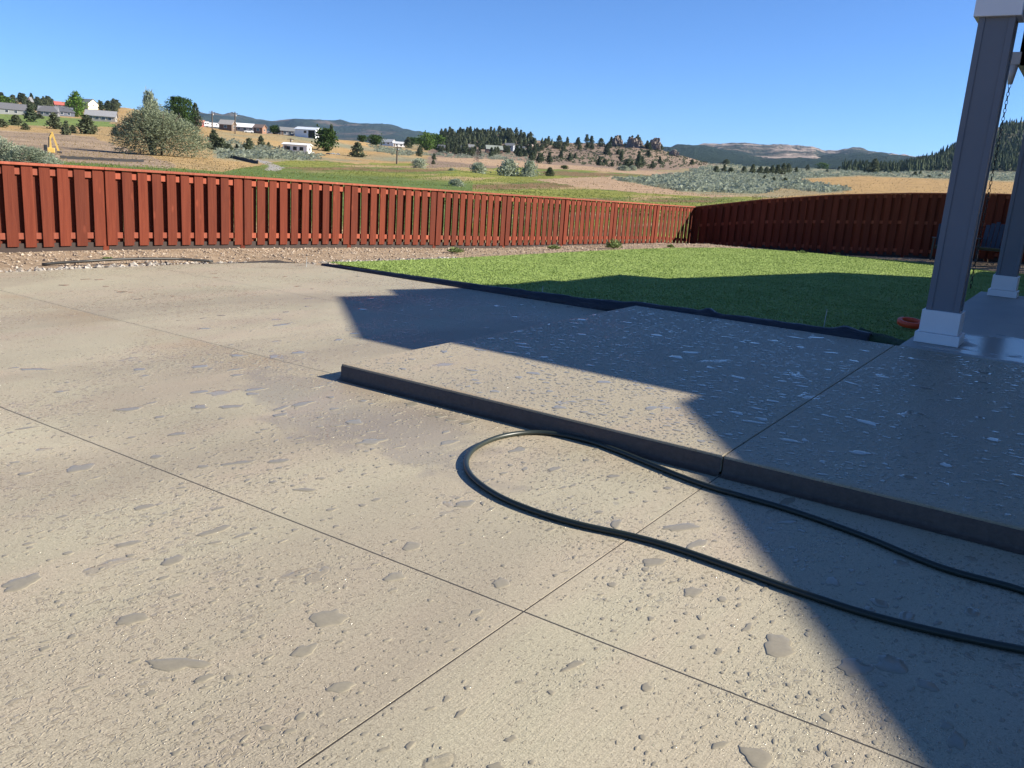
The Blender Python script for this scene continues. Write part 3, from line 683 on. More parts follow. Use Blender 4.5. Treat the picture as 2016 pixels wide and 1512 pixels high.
def column(cx, cy, z0, ztop, capped, label):
    s = .146
    c = hpart(MB().box(cx-s, cx+s, cy-s, cy+s, z0, ztop), 'porch_column', M_SLATE); c['label'] = label
    def sub(mb, nm, mat, bev=.006):
        mb.v = [(x-HO.x, y-HO.y, z) for x, y, z in mb.v]; return mb.build(nm, mat, c, bev)
    sub(MB().box(cx-.186, cx+.186, cy-.186, cy+.186, z0+.112, z0+.345), 'column_base', M_WHITE)
    sub(MB().box(cx-.215, cx+.215, cy-.215, cy+.215, z0+.002, z0+.11), 'base_trim', M_WHITE)
    for sx, sy in ((-1, -1), (1, -1), (-1, 1), (1, 1)):     # corner boards framing recessed faces
        x0, x1 = (cx-s-.012, cx-s+.045) if sx < 0 else (cx+s-.045, cx+s+.012); y0, y1 = (cy-s-.012, cy-s+.045) if sy < 0 else (cy+s-.045, cy+s+.012)
        sub(MB().box(x0, x1, y0, y1, z0+.345, ztop-.002), 'corner_board', M_SLATE, .004)
    if capped: sub(MB().box(cx-.205, cx+.205, cy-.205, cy+.205, ztop-.18, ztop+.04), 'capital', M_WHITE)
    return c
column(-1.15, 10.03, .118, 3.5, True, 'near slate grey column with white base')
column(-1.06, 16.48, .118, 3.05, False, 'far slate grey column with white base')
hpart(MB().box(-.93, 3.6, 9.92, 10.2, 3.34, 3.53), 'porch_beam', M_WHITE); hpart(MB().box(.4, 3.6, 10.6, 10.8, 3.5, 4.175), 'frieze', M_WHITE)
hpart(MB().box(-.72, -.4, 10.6, 16.6, 3.5, 3.9), 'porch_beam', M_SOFF)
hpart(MB().box(-.95, 3.4, 15.6, 16.75, 3.05, 3.2), 'porch_roof', M_WHITE)
gut = hpart(MB().box(-1.19, -1.05, 13.0, 14.4, 3.3, 3.72).box(-1.19, -.4, 13.0, 13.04, 3.3, 3.72), 'gutter', simple('grey_gutter', (.42, .41, .39), .5, .05))
hpart(MB().box(-1.045, -.2, 13.05, 14.4, 3.5, 3.74), 'soffit', M_SOFF)
# rain chain
rc = empty('rain_chain', (-1.23, 13.0, .45), label='dark rain chain of small links hanging beside the near porch column', cat='chain')
M_CHAIN = simple('dark_bronze', (.03, .028, .026), .4, .1, 3, .7)
MB().tube([(0, 0, 2.62), (0, 0, 2.85)], [.028, .06], 12).build('funnel', simple('grey_gutter', (0, 0, 0)), rc, smooth=True)
MB().box(-.05, .07, -.06, .06, 2.85, 3.0).build('outlet', MATS['grey_gutter'], rc, .005)
lv = []; V, Fc = [], []; nu, nv = 12, 6
for i in range(nu):
    a = 2*math.pi*i/nu
    for j in range(nv):
        b = 2*math.pi*j/nv; r = .004*math.cos(b); V.append(((.016+r)*math.cos(a), .0045*math.sin(b), (.03+r)*math.sin(a)))
for i in range(nu):
    for j in range(nv): Fc.append((i*nv+j, ((i+1) % nu)*nv+j, ((i+1) % nu)*nv+(j+1) % nv, i*nv+(j+1) % nv))
lm = bpy.data.meshes.new('link'); lm.from_pydata(V, [], Fc); lm.materials.append(M_CHAIN)
for i in range(52): link('link', lm, rc, (0, 0, 2.6-.05*i), (i % 2)*math.pi/2+.4)

# ------------------------------------------------------------------ chairs by the shaded fence
M_NAVY = simple('navy_painted_wood', (.022, .027, .045), .55, .15, 6)
def chair(loc, rz, label):
    t = empty('garden_chair', loc, rz, label=label, cat='chair', group='navy chairs along the shaded fence')
    for k in range(5): 
        bs = MB().box(-.28+.114*k, -.28+.114*k+.10, -.01, .01, 0, .78-.05*abs(k-2)).build('back_slat', M_NAVY, t); bs.location = (0, .24, .32); bs.rotation_euler = (R(-18), 0, 0)
    for k in range(5): MB().box(-.29, .29, -.045, .045, -.01, .01).build('seat_slat', M_NAVY, t).location = (0, -.27+.1*k, .40-.022*k)
    for s in (-1, 1):
        MB().box(-.05, .05, -.38, .34, -.012, .012).build('armrest', M_NAVY, t).location = (s*.34, 0, .60)
        MB().box(-.022, .022, -.05, .05, 0, .588).build('leg', M_NAVY, t).location = (s*.34, -.31, 0)
        MB().box(-.022, .022, -.05, .05, 0, .588).build('leg', M_NAVY, t).location = (s*.34, .26, 0)
    return t
chair((-3.25, 26.25, .03), R(8), 'navy slatted garden chair before the dark fence, behind the near column')
chair((-2.2, 26.25, .10), R(-6), 'navy slatted garden chair before the dark fence, between the two columns')

# ------------------------------------------------------------------ gravel, stones, weeds, edging
def stones(name, pts, size, mat, label, seed):
    rg = random.Random(seed); V, Fc = [], []
    base = [(1, 0, 0), (-1, 0, 0), (0, 1, 0), (0, -1, 0), (0, 0, 1), (0, 0, -1)]
    tri = [(0, 2, 4), (2, 1, 4), (1, 3, 4), (3, 0, 4), (2, 0, 5), (1, 2, 5), (3, 1, 5), (0, 3, 5)]
    for (x, y, z) in pts:
        r = size[0]+(size[1]-size[0])*rg.random()**2.2; a = rg.uniform(0, 6.28); ca_, sa_ = math.cos(a), math.sin(a); k = len(V)
        sx, sy, sz = r*rg.uniform(.7, 1.3), r*rg.uniform(.7, 1.2), r*rg.uniform(.45, .8)
        for (p, q, s) in base:
            p, q, s = p*sx+rg.gauss(0, r*.18), q*sy+rg.gauss(0, r*.18), s*sz+rg.gauss(0, r*.12)
            V.append((x+p*ca_-q*sa_, y+p*sa_+q*ca_, z+s+sz*.35))
        Fc += [tuple(i+k for i in t) for t in tri]
    return tag(mesh_obj(name, V, Fc, mat), label, name.replace('_', ' '), kind='stuff')
g = NT('crushed_gravel'); ri = g.n('NewGeometry').outputs['Random Per Island']
g.bsdf(Base_Color=g.mix(ri, (.19, .14, .10), (.44, .36, .275)), Roughness=.9); M_GRAV = g.m
g = NT('river_stone'); ri = g.n('NewGeometry').outputs['Random Per Island']
g.bsdf(Base_Color=g.mix(ri, (.16, .135, .11), (.42, .38, .33)), Roughness=.75); M_RIV = g.m
rg = random.Random(11); P = []
while len(P) < 9000:
    y = rg.uniform(3, 26.6); x = fence_x(y)+.05+rg.random()**1.4*2.9
    if x > -9.9 and y > 9.2: 
        if inside((x, y), LAWN): continue
    if x > -10.75 and y < 9.35: continue
    P.append((x, y, yard_z(x, y)-.02))
for _ in range(1800):
    x = rg.uniform(-9, 1.5); y = rg.uniform(25.3, 27)
    if not inside((x, y), LAWN): P.append((x, y, yard_z(x, y)-.02))
stones('gravel', P, (.006, .030), M_GRAV, 'loose tan gravel strip along the foot of the fence', 5)
P = []
for _ in range(620):
    u = rg.random()
    if u < .55: y = rg.uniform(4.2, 8.6); x = interp(y, [(b, a) for a, b in EDGE])-.06-abs(rg.gauss(0, .13))
    else: t = rg.random(); x = -10.0+.45*t+rg.gauss(0, .06); y = 9.5+3.2*t+rg.gauss(0, .1); x = min(x, -9.55)
    P.append((x, y, -.02))
stones('river_stones', P, (.015, .05), M_RIV, 'pale rounded stones lining the edge of the patio', 6)
# black edging strip lying in the soil at the patio edge
pts = [Vector((interp(y, [(5.9, -11.15), (6.4, -11.0), (7.0, -10.93), (7.7, -10.8), (8.1, -10.6)])+.0, y, 0.01+.05*math.sin(math.pi*(y-5.9)/2.2)**.7)) for y in np.linspace(5.9, 8.1, 40)]
tag(MB().tube(pts, .019, 8).build('landscape_edging', simple('black_plastic_edging', (.02, .019, .018), .5, .1), smooth=True), 'black plastic edging strip bowed up out of the gravel by the patio', 'edging')
M_WEED = foliage('weed_green', (.13, .18, .06), (.30, .36, .15), .3)
def tuft(name, P, w_, h_, n, mat, label, cat, group, seed):
    rg = random.Random(seed); V, Fc = [], []
    for _ in range(n):
        a = rg.uniform(0, 6.28); r = w_*.5*rg.random()**.6; x, y = r*math.cos(a), r*math.sin(a); hh = h_*(1-.6*(r/(w_*.5))**2)*rg.uniform(.25, 1)
        s = rg.uniform(.012, .03)*max(1, w_); k = len(V); t = rg.uniform(0, 6.28); dx, dy = math.cos(t)*s, math.sin(t)*s
        V += [(x*.6-dx*.3, y*.6-dy*.3, max(0, hh-.12*h_*3)), (x-dx, y-dy, hh*.8), (x+rg.gauss(0, s), y+rg.gauss(0, s), hh), (x+dx, y+dy, hh*.75)]; Fc.append((k, k+1, k+2, k+3))
    o = mesh_obj(name, V, Fc, mat); o.location = P; return tag(o, label, cat, group)
for i, (px, py, wp, hp_, lb) in enumerate(((897, 497, 34, 15, 'small green weed clump at the fence foot, lone low one beside the slab of gravel'), (1090, 490, 26, 12, 'pale green weed tuft in the gravel under the sunlit fence'), (1208, 489, 36, 26, 'tall feathery green weed growing up against the sunlit fence'), (1320, 487, 14, 9, 'little weed at the gravel end beside the fence corner'), (1578, 500, 22, 10, 'leafy weed at the foot of the dark shaded fence'), (1648, 503, 16, 8, 'small weed beside a fence joint of the shaded fence'), (212, 510, 18, 6, 'sparse weed sprout in the open gravel strip'))):
    d = ray(px, py); t = 1.0; P = ground(px, py, -.1)
    for _ in range(6):
        z = yard_z(P.x, P.y); P = ground(px, py, z)
    if P.y > 26.7: P.y = 26.7
    dd = depth(P); tuft('weed', P, wp*dd/F_PX, hp_*dd/F_PX*.85, 150, M_WEED, lb, 'weed', 'weeds along the fence', i)

# ------------------------------------------------------------------ vegetation beyond the fence
def crown_mesh(name, shape, n_clump, per, leaf, seed, mats, trunk=True, spread=1.0):
    """crown of leaf faces, unit height; shape(t) gives the radius at height t"""
    rg = random.Random(seed); V, Fc, mi = [], [], []
    for c in range(n_clump):
        t = rg.random()**.85; a = rg.uniform(0, 6.28); r = shape(t)*(rg.random()**.35)*rg.uniform(.75, 1.12)
        cx, cy, cz = r*math.cos(a), r*math.sin(a), t
        cr = spread*(.10+.10*rg.random())*max(.35, shape(t)/.3)
        for _ in range(per):
            x, y, z = cx+rg.gauss(0, cr*.6), cy+rg.gauss(0, cr*.6), max(.02, cz+rg.gauss(0, cr*.45))
            s = leaf*rg.uniform(.6, 1.4); u = Vector((rg.gauss(0, 1), rg.gauss(0, 1), rg.gauss(0, .7))).normalized(); w_ = u.orthogonal().normalized()
            w_.rotate(Matrix.Rotation(rg.uniform(0, 6.28), 3, u)); v_ = u.cross(w_); k = len(V); P0 = Vector((x, y, z))
            V += [tuple(P0-w_*s), tuple(P0+v_*s*.6), tuple(P0+w_*s), tuple(P0-v_*s*.6)]; Fc.append((k, k+1, k+2, k+3)); mi.append(0)
    if trunk:
        b = MB().tube([(0, 0, -.06), (.01, 0, .35), (-.01, .01, .75)], [.03, .022, .008], 5); k = len(V); V += b.v; Fc += [tuple(i+k for i in f) for f in b.f]; mi += [1]*len(b.f)
    me = bpy.data.meshes.new(name); me.from_pydata(V, [], Fc)
    for m in mats: me.materials.append(m)
    me.polygons.foreach_set('material_index', mi); return me
M_BARK = simple('bark', (.10, .075, .055), .95, .25, 5)
M_JUN = foliage('juniper_green', (.06, .075, .045), (.155, .175, .10)); M_PINE = foliage('pine_green', (.045, .064, .04), (.12, .145, .085))
M_DEC = foliage('broadleaf_green', (.04, .08, .018), (.13, .20, .05)); M_DECD = foliage('dark_broadleaf', (.025, .05, .018), (.075, .12, .035))
M_SILV = foliage('silver_leaf', (.25, .29, .205), (.40, .44, .33)); M_OLIVE = foliage('olive_leaf', (.17, .20, .125), (.30, .335, .225)); M_SAGEB = foliage('sagebrush', (.24, .27, .195), (.38, .41, .31))
M_DEAD = foliage('dead_twig', (.12, .10, .09), (.24, .20, .18), .1); M_POP = foliage('poplar_green', (.06, .12, .02), (.17, .27, .06))
SH = dict(jun=lambda t: .34*(1-t)**.6*(.55+.45*min(1, t*5)), con=lambda t: .24*(1-t)**.85*(.5+.5*min(1, t*7)), dec=lambda t: .44*math.sqrt(max(0, 1-((t-.55)/.5)**2)) if t > .08 else .08,
          bush=lambda t: .55*math.sqrt(max(0, 1-(t*.95)**2)), pop=lambda t: .30*math.sin(math.pi*min(1, .12+t*.86))**.7*(1.15-.5*t))
PAL = {}
def variants(key, shape, mat, nc, per, leaf, k=4):
    PAL[key] = [crown_mesh(key, SH[shape], nc, per, leaf, 100+i*7+len(key), [mat, M_BARK]) for i in range(k)]
variants('juniper', 'jun', M_JUN, 90, 13, .055); variants('pine', 'con', M_PINE, 90, 12, .05); variants('broadleaf', 'dec', M_DEC, 110, 14, .055)
variants('dark_broadleaf', 'dec', M_DECD, 110, 14, .055); variants('silver', 'bush', M_SILV, 110, 18, .06); variants('sage', 'bush', M_SAGEB, 45, 9, .06); variants('dead', 'pop', M_DEAD, 45, 6, .035, 2)
variants('poplar', 'pop', M_POP, 140, 16, .028, 2)
KW = dict(juniper=.6, pine=.44, broadleaf=.88, dark_broadleaf=.88, silver=1.12, sage=1.12, dead=.6, poplar=.62)
_rg = random.Random(21)
def tree(kind, name, px, py, hpx, wpx, label, cat='tree', group=None, dmin=40, P=None):
    P = P or on_terrain(px, py, dmin); dd = depth(P); h = hpx*dd/F_PX; w_ = (wpx*dd/F_PX)/KW[kind]
    o = link(name, _rg.choice(PAL[kind]), None, P-Vector((0, 0, h*.02)), _rg.uniform(0, 6.28), (w_, w_, h)); return tag(o, label, cat, group)
# --- single trees and shrubs
for a in (
 ('juniper', 'juniper_tree', 32, 247, 20, 24, 'round juniper between the grey ranch house and the graded dirt'),
 ('juniper', 'juniper_tree', 50, 256, 13, 16, 'small low juniper at the top edge of the graded dirt'),
 ('juniper', 'juniper_tree', 4, 251, 16, 20, 'juniper at the dry grass above the sage bushes'),
 ('pine', 'pine_tree', 61, 240, 32, 26, 'dark bushy pine between the two grey roofed houses'),
 ('juniper', 'juniper_tree', 78, 234, 9, 16, 'green shrub in front of the second dark roofed house'),
 ('juniper', 'juniper_tree', 107, 254, 30, 26, 'broad juniper above the excavator boom'),
 ('juniper', 'juniper_tree', 131, 266, 27, 17, 'narrow juniper beside the dirt track, next to the broad one'),
 ('juniper', 'juniper_tree', 144, 262, 15, 15, 'low juniper between narrow and large round junipers'),
 ('juniper', 'juniper_tree', 172, 264, 36, 34, 'large round juniper in front of the long metal roofed shed'),
 ('poplar', 'poplar_tree', 152, 230, 47, 36, 'bright green pointed poplar in front of the hillside houses'),
 ('broadleaf', 'broadleaf_tree', 6, 213, 22, 34, 'light green leafy tree behind the long grey ranch house'),
 ('juniper', 'juniper_tree', 228, 268, 18, 18, 'dark juniper at the shaded side of the great silver bush'),
 ('juniper', 'juniper_tree', 421, 294, 36, 24, 'tall dark juniper clump right beside the great silver bush'),
 ('juniper', 'juniper_tree', 436, 297, 24, 22, 'juniper leaning on the tall dark juniper clump'),
 ('juniper', 'juniper_tree', 450, 300, 16, 18, 'low juniper at the downhill end of the juniper clump'),
 ('juniper', 'juniper_tree', 490, 298, 25, 22, 'round dark juniper on the dry slope left of the mobile home'),
 ('juniper', 'juniper_tree', 514, 288, 20, 14, 'upright juniper on the dry slope above the mobile home'),
 ('juniper', 'juniper_tree', 529, 291, 11, 8, 'tiny pointed juniper beside the upright one'),
 ('juniper', 'juniper_tree', 466, 294, 10, 9, 'tiny juniper between the clump and the round juniper'),
 ('broadleaf', 'broadleaf_tree', 449, 247, 17, 26, 'leafy tree between the white trailers and the brown barn'),
 ('dark_broadleaf', 'broadleaf_tree', 491, 252, 23, 28, 'dark leafy tree behind the long white roofed building'),
 ('pine', 'pine_tree', 432, 247, 36, 11, 'tall thin pine with a bare stem among the trailers'),
 ('dark_broadleaf', 'broadleaf_tree', 541, 264, 16, 18, 'round dark tree beside the low grey house'),
 ('broadleaf', 'willow_tree', 561, 259, 22, 18, 'left one of the paired green willows by the white shop'),
 ('broadleaf', 'willow_tree', 582, 260, 26, 27, 'larger of the paired green willows by the white shop'),
 ('dark_broadleaf', 'broadleaf_tree', 642, 298, 41, 38, 'large dark leafy tree shading the parked cars'),
 ('pine', 'pine_tree', 652, 290, 42, 14, 'pine tip standing out of the large dark leafy tree'),
 ('juniper', 'juniper_tree', 703, 310, 28, 26, 'bushy tree at the end of the dirt road beside the cars'),
 ('juniper', 'juniper_tree', 803, 291, 20, 15, 'dark tree beside the white house on the mound'),
 ('juniper', 'juniper_tree', 826, 308, 21, 12, 'narrow dark juniper at the end of the sagebrush bank'),
 ('broadleaf', 'broadleaf_tree', 839, 296, 33, 27, 'tall green tree below the hilltop block building'),
 ('broadleaf', 'broadleaf_tree', 860, 295, 28, 27, 'green tree next to the tall one below the hilltop block building'),
 ('juniper', 'juniper_tree', 854, 314, 12, 8, 'small slim juniper on the pink dry strip'),
 ('juniper', 'juniper_tree', 853, 323, 8, 7, 'tiny dark shrub tree below the slim juniper'),
 ('dead', 'bare_tree', 939, 318, 23, 17, 'purplish grey leafless tree by the dry strip'),
 ('juniper', 'juniper_tree', 920, 305, 14, 13, 'dark tree beside the little white roofed house'),
 ('silver', 'silver_shrub', 825, 331, 18, 24, 'rounded silver shrub beside the pole at the field edge'),
 ('silver', 'silver_shrub', 941, 341, 20, 26, 'low spreading silver shrub alone in the green field'),
 ('silver', 'silver_shrub', 1001, 347, 30, 38, 'largest silver shrub in the field, taller of a pair'),
 ('silver', 'silver_shrub', 1041, 348, 29, 28, 'upright silver shrub in the field, narrower of a pair'),
 ('silver', 'silver_shrub', 898, 367, 14, 25, 'low silver shrub in the field just behind the fence'),
 ('silver', 'silver_shrub', 889, 336, 5, 10, 'tiny pale shrub in the green field'),
 ('juniper', 'juniper_tree', 1082, 347, 17, 18, 'round dark bush alone in the field beside the silver pair'),
 ('silver', 'willow_shrub', 1228, 336, 9, 24, 'pale willow shrub at the foot of the rocky hill'),
 ('silver', 'willow_shrub', 1246, 336, 9, 14, 'smaller pale willow shrub at the foot of the rocky hill'),
 ('dark_broadleaf', 'green_shrub', 1111, 333, 7, 13, 'flat green shrub at the far edge of the field'),
 ('juniper', 'juniper_tree', 1719, 341, 27, 21, 'tall dark pine clump standing alone on the far plain'),
 ('juniper', 'juniper_tree', 1706, 340, 12, 12, 'short tree leaning on the tall clump on the far plain'),
 ('broadleaf', 'broadleaf_tree', 1619, 332, 13, 20, 'round topped tree on the far sage plain'),
 ('juniper', 'juniper_tree', 1429, 323, 9, 15, 'dark tree at the low end of the rocky hill'),
 ('sage', 'sage_shrub', 1308, 372, 8, 14, 'dark shrub at the near edge of the sagebrush flat'),
 ('sage', 'sage_shrub', 1330, 371, 7, 10, 'second dark shrub at the near edge of the sagebrush flat'),
): tree(*a[:6], a[6], 'shrub' if 'shrub' in a[1] else 'tree')
for px, py, h, wd in ((1409,341,14,12),(1425,340,16,10),(1438,341,11,14),(1464,341,13,11),(1481,342,18,12),(1496,343,15,13),(1508,343,14,12),(1519,343,17,12),(1530,343,18,14),(1541,343,21,13),(1551,342,19,12),(1567,341,12,8)):
    tree('juniper', 'juniper_tree', px, py, h, wd, 'dark juniper in the long row across the sage plain', 'tree', 'junipers in a row on the sage plain')
for px, py, h, wd in ((1505,353,8,7),(1523,358,9,8),(1545,358,8,13),(1801,346,8,9),(1811,345,9,7),(1829,350,5,9),(1850,349,6,7),(1590,336,6,7),(1628,339,6,6),(1663,336,8,8),(1690,338,7,7),(1590,330,9,9),(1653,331,8,8)):
    tree('juniper', 'juniper_shrub', px, py, h, wd, 'small dark juniper shrub dotted over the sage and dry plain', 'shrub', 'shrubs on the far plain')
# --- skyline trees of the left hill
for i in range(105):
    px = _rg.uniform(-10, 235); py = 203+px*.05+_rg.uniform(-3, 14)
    if 108 < px < 136 and py > 205: continue
    if 160 < px < 195: continue
    tree(_rg.choice(('juniper', 'pine', 'juniper')), 'hillside_tree', px, py, _rg.uniform(9, 18), _rg.uniform(9, 16), 'dark juniper on the left hillside among and above the houses', 'tree', 'trees on the housing hillside', P=at_dist(px, _rg.uniform(640, 900)))
for px, py, h, wd in ((600,262,9,14),(664,262,12,13),(690,276,11,14),(713,280,13,16),(725,280,11,16),(738,286,19,26),(748,279,9,14),(770,280,10,14),(788,281,11,15),(812,285,14,16),(822,284,12,16)):
    tree('dark_broadleaf', 'village_tree', px, py, h, wd, 'round dark tree among the scattered houses of the low ridge', 'tree', 'trees between the ridge houses')
# --- wooded hill
def hill_ok(px, py): return inside((px, py), [(862,300),(868,268),(905,262),(990,258),(1060,262),(1120,268),(1200,272),(1290,280),(1345,297),(1415,322),(1330,332),(1230,332),(1120,322),(1000,312),(900,306)])
nh = 0; tries = 0
for a in ((1061,322,20,14),(1081,323,22,13),(1046,316,17,13),(1066,318,16,10),(1179,326,18,11),(1205,328,9,7),(1222,317,19,10),(1234,330,16,15),(1256,332,32,14),(1263,327,18,10),(1243,331,14,12),(1284,332,14,11),(1191,304,10,9),(1165,296,13,10),(1121,318,16,12),(1104,312,15,11),(1132,312,10,8)):
    tree('pine', 'hill_juniper', *a, 'dark juniper scattered over the brown rocky hillside', 'tree', 'junipers on the rocky hill'); nh += 1
while nh < 285 and tries < 6000:
    tries += 1; px = 862+553*_rg.random()**1.7; py = _rg.uniform(256, 332)
    if not hill_ok(px, py): continue
    dens = interp(px, [(862, .9), (1040, .95), (1080, .45), (1150, .3), (1300, .25), (1415, .35)])
    if px > 1060 and py > 300: dens *= .3
    if py < interp(px, [(862, 270), (1000, 266), (1100, 280), (1250, 288), (1345, 303)]): dens = max(dens, .8)
    if _rg.random() > dens: continue
    tree(_rg.choice(('juniper', 'pine')), 'hill_juniper', px, py, _rg.uniform(10, 19), _rg.uniform(8, 13), 'dark juniper scattered over the brown rocky hillside', 'tree', 'junipers on the rocky hill', dmin=560); nh += 1
# --- the rest of the dense wood on the hill
V, Fc = [], []; rg = random.Random(33); k2 = 0
while k2 < 230:
    px = rg.uniform(858, 1090); py = rg.uniform(258, 288)
    if not hill_ok(px, py) or (px > 1040 and rg.random() < .5): continue
    P = on_terrain(px, py, 560); h = rg.uniform(9, 16)*depth(P)/F_PX; r = h*.3; k2 += 1
    for lv in range(3):
        zb, zt = P.z+h*(.04+.27*lv), P.z+h*(.5+.25*lv); rr = r*(1-.26*lv); k = len(V); a0 = rg.uniform(0, 6.28)
        V += [(P.x+rr*math.cos(a0+j*1.2566)*rg.uniform(.6, 1.3), P.y+rr*math.sin(a0+j*1.2566)*rg.uniform(.6, 1.3), zb+rg.uniform(-.5, .5)) for j in range(5)]+[(P.x+rg.uniform(-.4, .4), P.y, zt)]
        Fc += [(k+j, k+(j+1) % 5, k+5) for j in range(5)]
tag(mesh_obj('hill_wood', V, Fc, M_JUN), 'dense conifer wood behind the houses on the hill', 'wood', kind='stuff')
# --- far wood on the right-hand hill
V, Fc = [], []; rg = random.Random(31)
for _ in range(2600):
    az = R(rg.uniform(-13.5, 1)); D = rg.uniform(930, 1430); x, y = D*math.sin(az), D*math.cos(az); z = terrain_z(x, y); h = rg.uniform(7, 13); r = h*rg.uniform(.16, .24)
    if D > 1010 and math.degrees(az) < -9.5 and rg.random() < .5: continue
    for lv in range(3):
        zb, zt = z+h*(.08+.27*lv), z+h*(.5+.25*lv); rr = r*(1-.26*lv); k = len(V); a0 = rg.uniform(0, 6.28)
        V += [(x+rr*math.cos(a0+j*1.2566)*rg.uniform(.6, 1.3), y+rr*math.sin(a0+j*1.2566)*rg.uniform(.6, 1.3), zb+rg.uniform(-.4, .4)) for j in range(5)]+[(x+rg.uniform(-.3, .3), y, zt)]
        Fc += [(k+j, k+(j+1) % 5, k+5) for j in range(5)]
tag(mesh_obj('conifer_wood', V, Fc, M_PINE), 'dark conifer wood covering the steep far hill behind the columns', 'wood', kind='stuff')
# --- low scrub on the brown hill
V, Fc = [], []; rg = random.Random(37); k2 = 0
while k2 < 1100:
    px = rg.uniform(1040, 1410); py = rg.uniform(270, 334)
    if not hill_ok(px, py): continue
    P = on_terrain(px, py, 560); r = rg.uniform(.5, 1.7); k2 += 1
    for _ in range(7):
        a = rg.uniform(0, 6.28); q = r*rg.random()**.5; Q = Vector((P.x+q*math.cos(a), P.y+q*math.sin(a), P.z+r*.8*rg.random())); u = Vector((rg.gauss(0, 1), rg.gauss(0, 1), rg.gauss(0, 1))).normalized(); v_ = u.orthogonal(); k = len(V); sz = r*.55
        V += [tuple(Q-u*sz), tuple(Q+v_*sz), tuple(Q+u*sz)]; Fc.append((k, k+1, k+2))
tag(mesh_obj('hill_scrub', V, Fc, M_JUN), 'low dark scrub dotted over the brown rocky hillside', 'scrub', kind='stuff')
# --- sagebrush flats
V, Fc = [], []; rg = random.Random(41); cnt = 0
SZ = [ZONES[5][1], [(440,300),(520,296),(640,306),(620,316),(520,314),(430,312)], [(800,300),(1000,303),(1060,315),(1000,316),(860,310)], [(720,285),(820,300),(800,310),(740,298)], [(400,270),(600,300),(560,312),(440,310)]]
tries = 0
while cnt < 3200 and tries < 60000:
    tries += 1; z_ = SZ[0] if rg.random() < .78 else rg.choice(SZ[1:]); xs = [p[0] for p in z_]; ys = [p[1] for p in z_]
    px, py = rg.uniform(min(xs), min(2016, max(xs))), rg.uniform(min(ys), max(ys))
    if not inside((px, py), z_): continue
    P = on_terrain(px, py, 90); r = rg.uniform(.5, 1.3)*(1+depth(P)/900); cnt += 1
    for _ in range(16):
        a = rg.uniform(0, 6.28); q = r*rg.random()**.5; x, y, z = P.x+q*math.cos(a), P.y+q*math.sin(a), P.z+r*.75*rg.random()*(1-.5*q/r)
        s = r*.3; u = Vector((rg.gauss(0, 1), rg.gauss(0, 1), rg.gauss(0, 1))).normalized(); v_ = u.orthogonal(); k = len(V); Q = Vector((x, y, z))
        V += [tuple(Q-u*s), tuple(Q+v_*s), tuple(Q+u*s)]; Fc.append((k, k+1, k+2))
tag(mesh_obj('sagebrush', V, Fc, M_SAGEB), 'grey green sagebrush covering the flats and banks beyond the field', 'sagebrush', kind='stuff')
# --- field grass and dry clumps
def clumps(name, poly, n, dmin, dmax, hh, mat, label, seed):
    rg = random.Random(seed); V, Fc = [], []; xs = [p_[0] for p_ in poly]; ys = [p_[1] for p_ in poly]; got = 0; tr_ = 0
    a0 = math.atan2(ray(max(0, min(xs)), 330).x, ray(max(0, min(xs)), 330).y); a1 = math.atan2(ray(min(2016, max(xs)), 330).x, ray(min(2016, max(xs)), 330).y)
    while got < n and tr_ < n*6:
        tr_ += 1; az = rg.uniform(a0, a1); D = dmin*(dmax/dmin)**rg.random(); x, y = D*math.sin(az), D*math.cos(az); z = terrain_z(x, y)
        if not inside(pix((x, y, z)), poly): continue
        if fbm(x*.04, y*.04, seed, 3) < rg.uniform(-.5, .3): continue
        got += 1; h = rg.uniform(.4, 1.0)*hh*(1+D/400); w_ = h*rg.uniform(.35, .9); a = rg.uniform(0, 6.28)
        for q in range(3):
            b_ = a+q*1.05; dx, dy = math.cos(b_)*w_, math.sin(b_)*w_; k = len(V); V += [(x-dx, y-dy, z-.05), (x+dx, y+dy, z-.05), (x+rg.gauss(0, w_*.5), y+rg.gauss(0, w_*.5), z+h)]; Fc.append((k, k+1, k+2))
    return tag(mesh_obj(name, V, Fc, mat), label, 'grass', kind='stuff')
clumps('field_grass', FIELD, 14000, 45, 330, .10, foliage('meadow_grass', (.10, .15, .04), (.26, .28, .09)), 'tall green meadow grass in the field beyond the fence', 61)
DRYZ = [(-50,215),(240,220),(420,255),(640,272),(850,300),(1080,325),(1500,340),(1900,350),(2016,355),(2016,420),(1480,400),(1480,384),(1240,376),(1060,354),(1330,346),(1080,331),(860,322),(640,316),(440,337),(330,328),(110,317),(-50,330)]
clumps('dry_grass', DRYZ, 12000, 60, 620, .11, foliage('straw_grass', (.20, .15, .075), (.44, .34, .18)), 'dry straw coloured grass clumps on the slopes and far plain', 62)
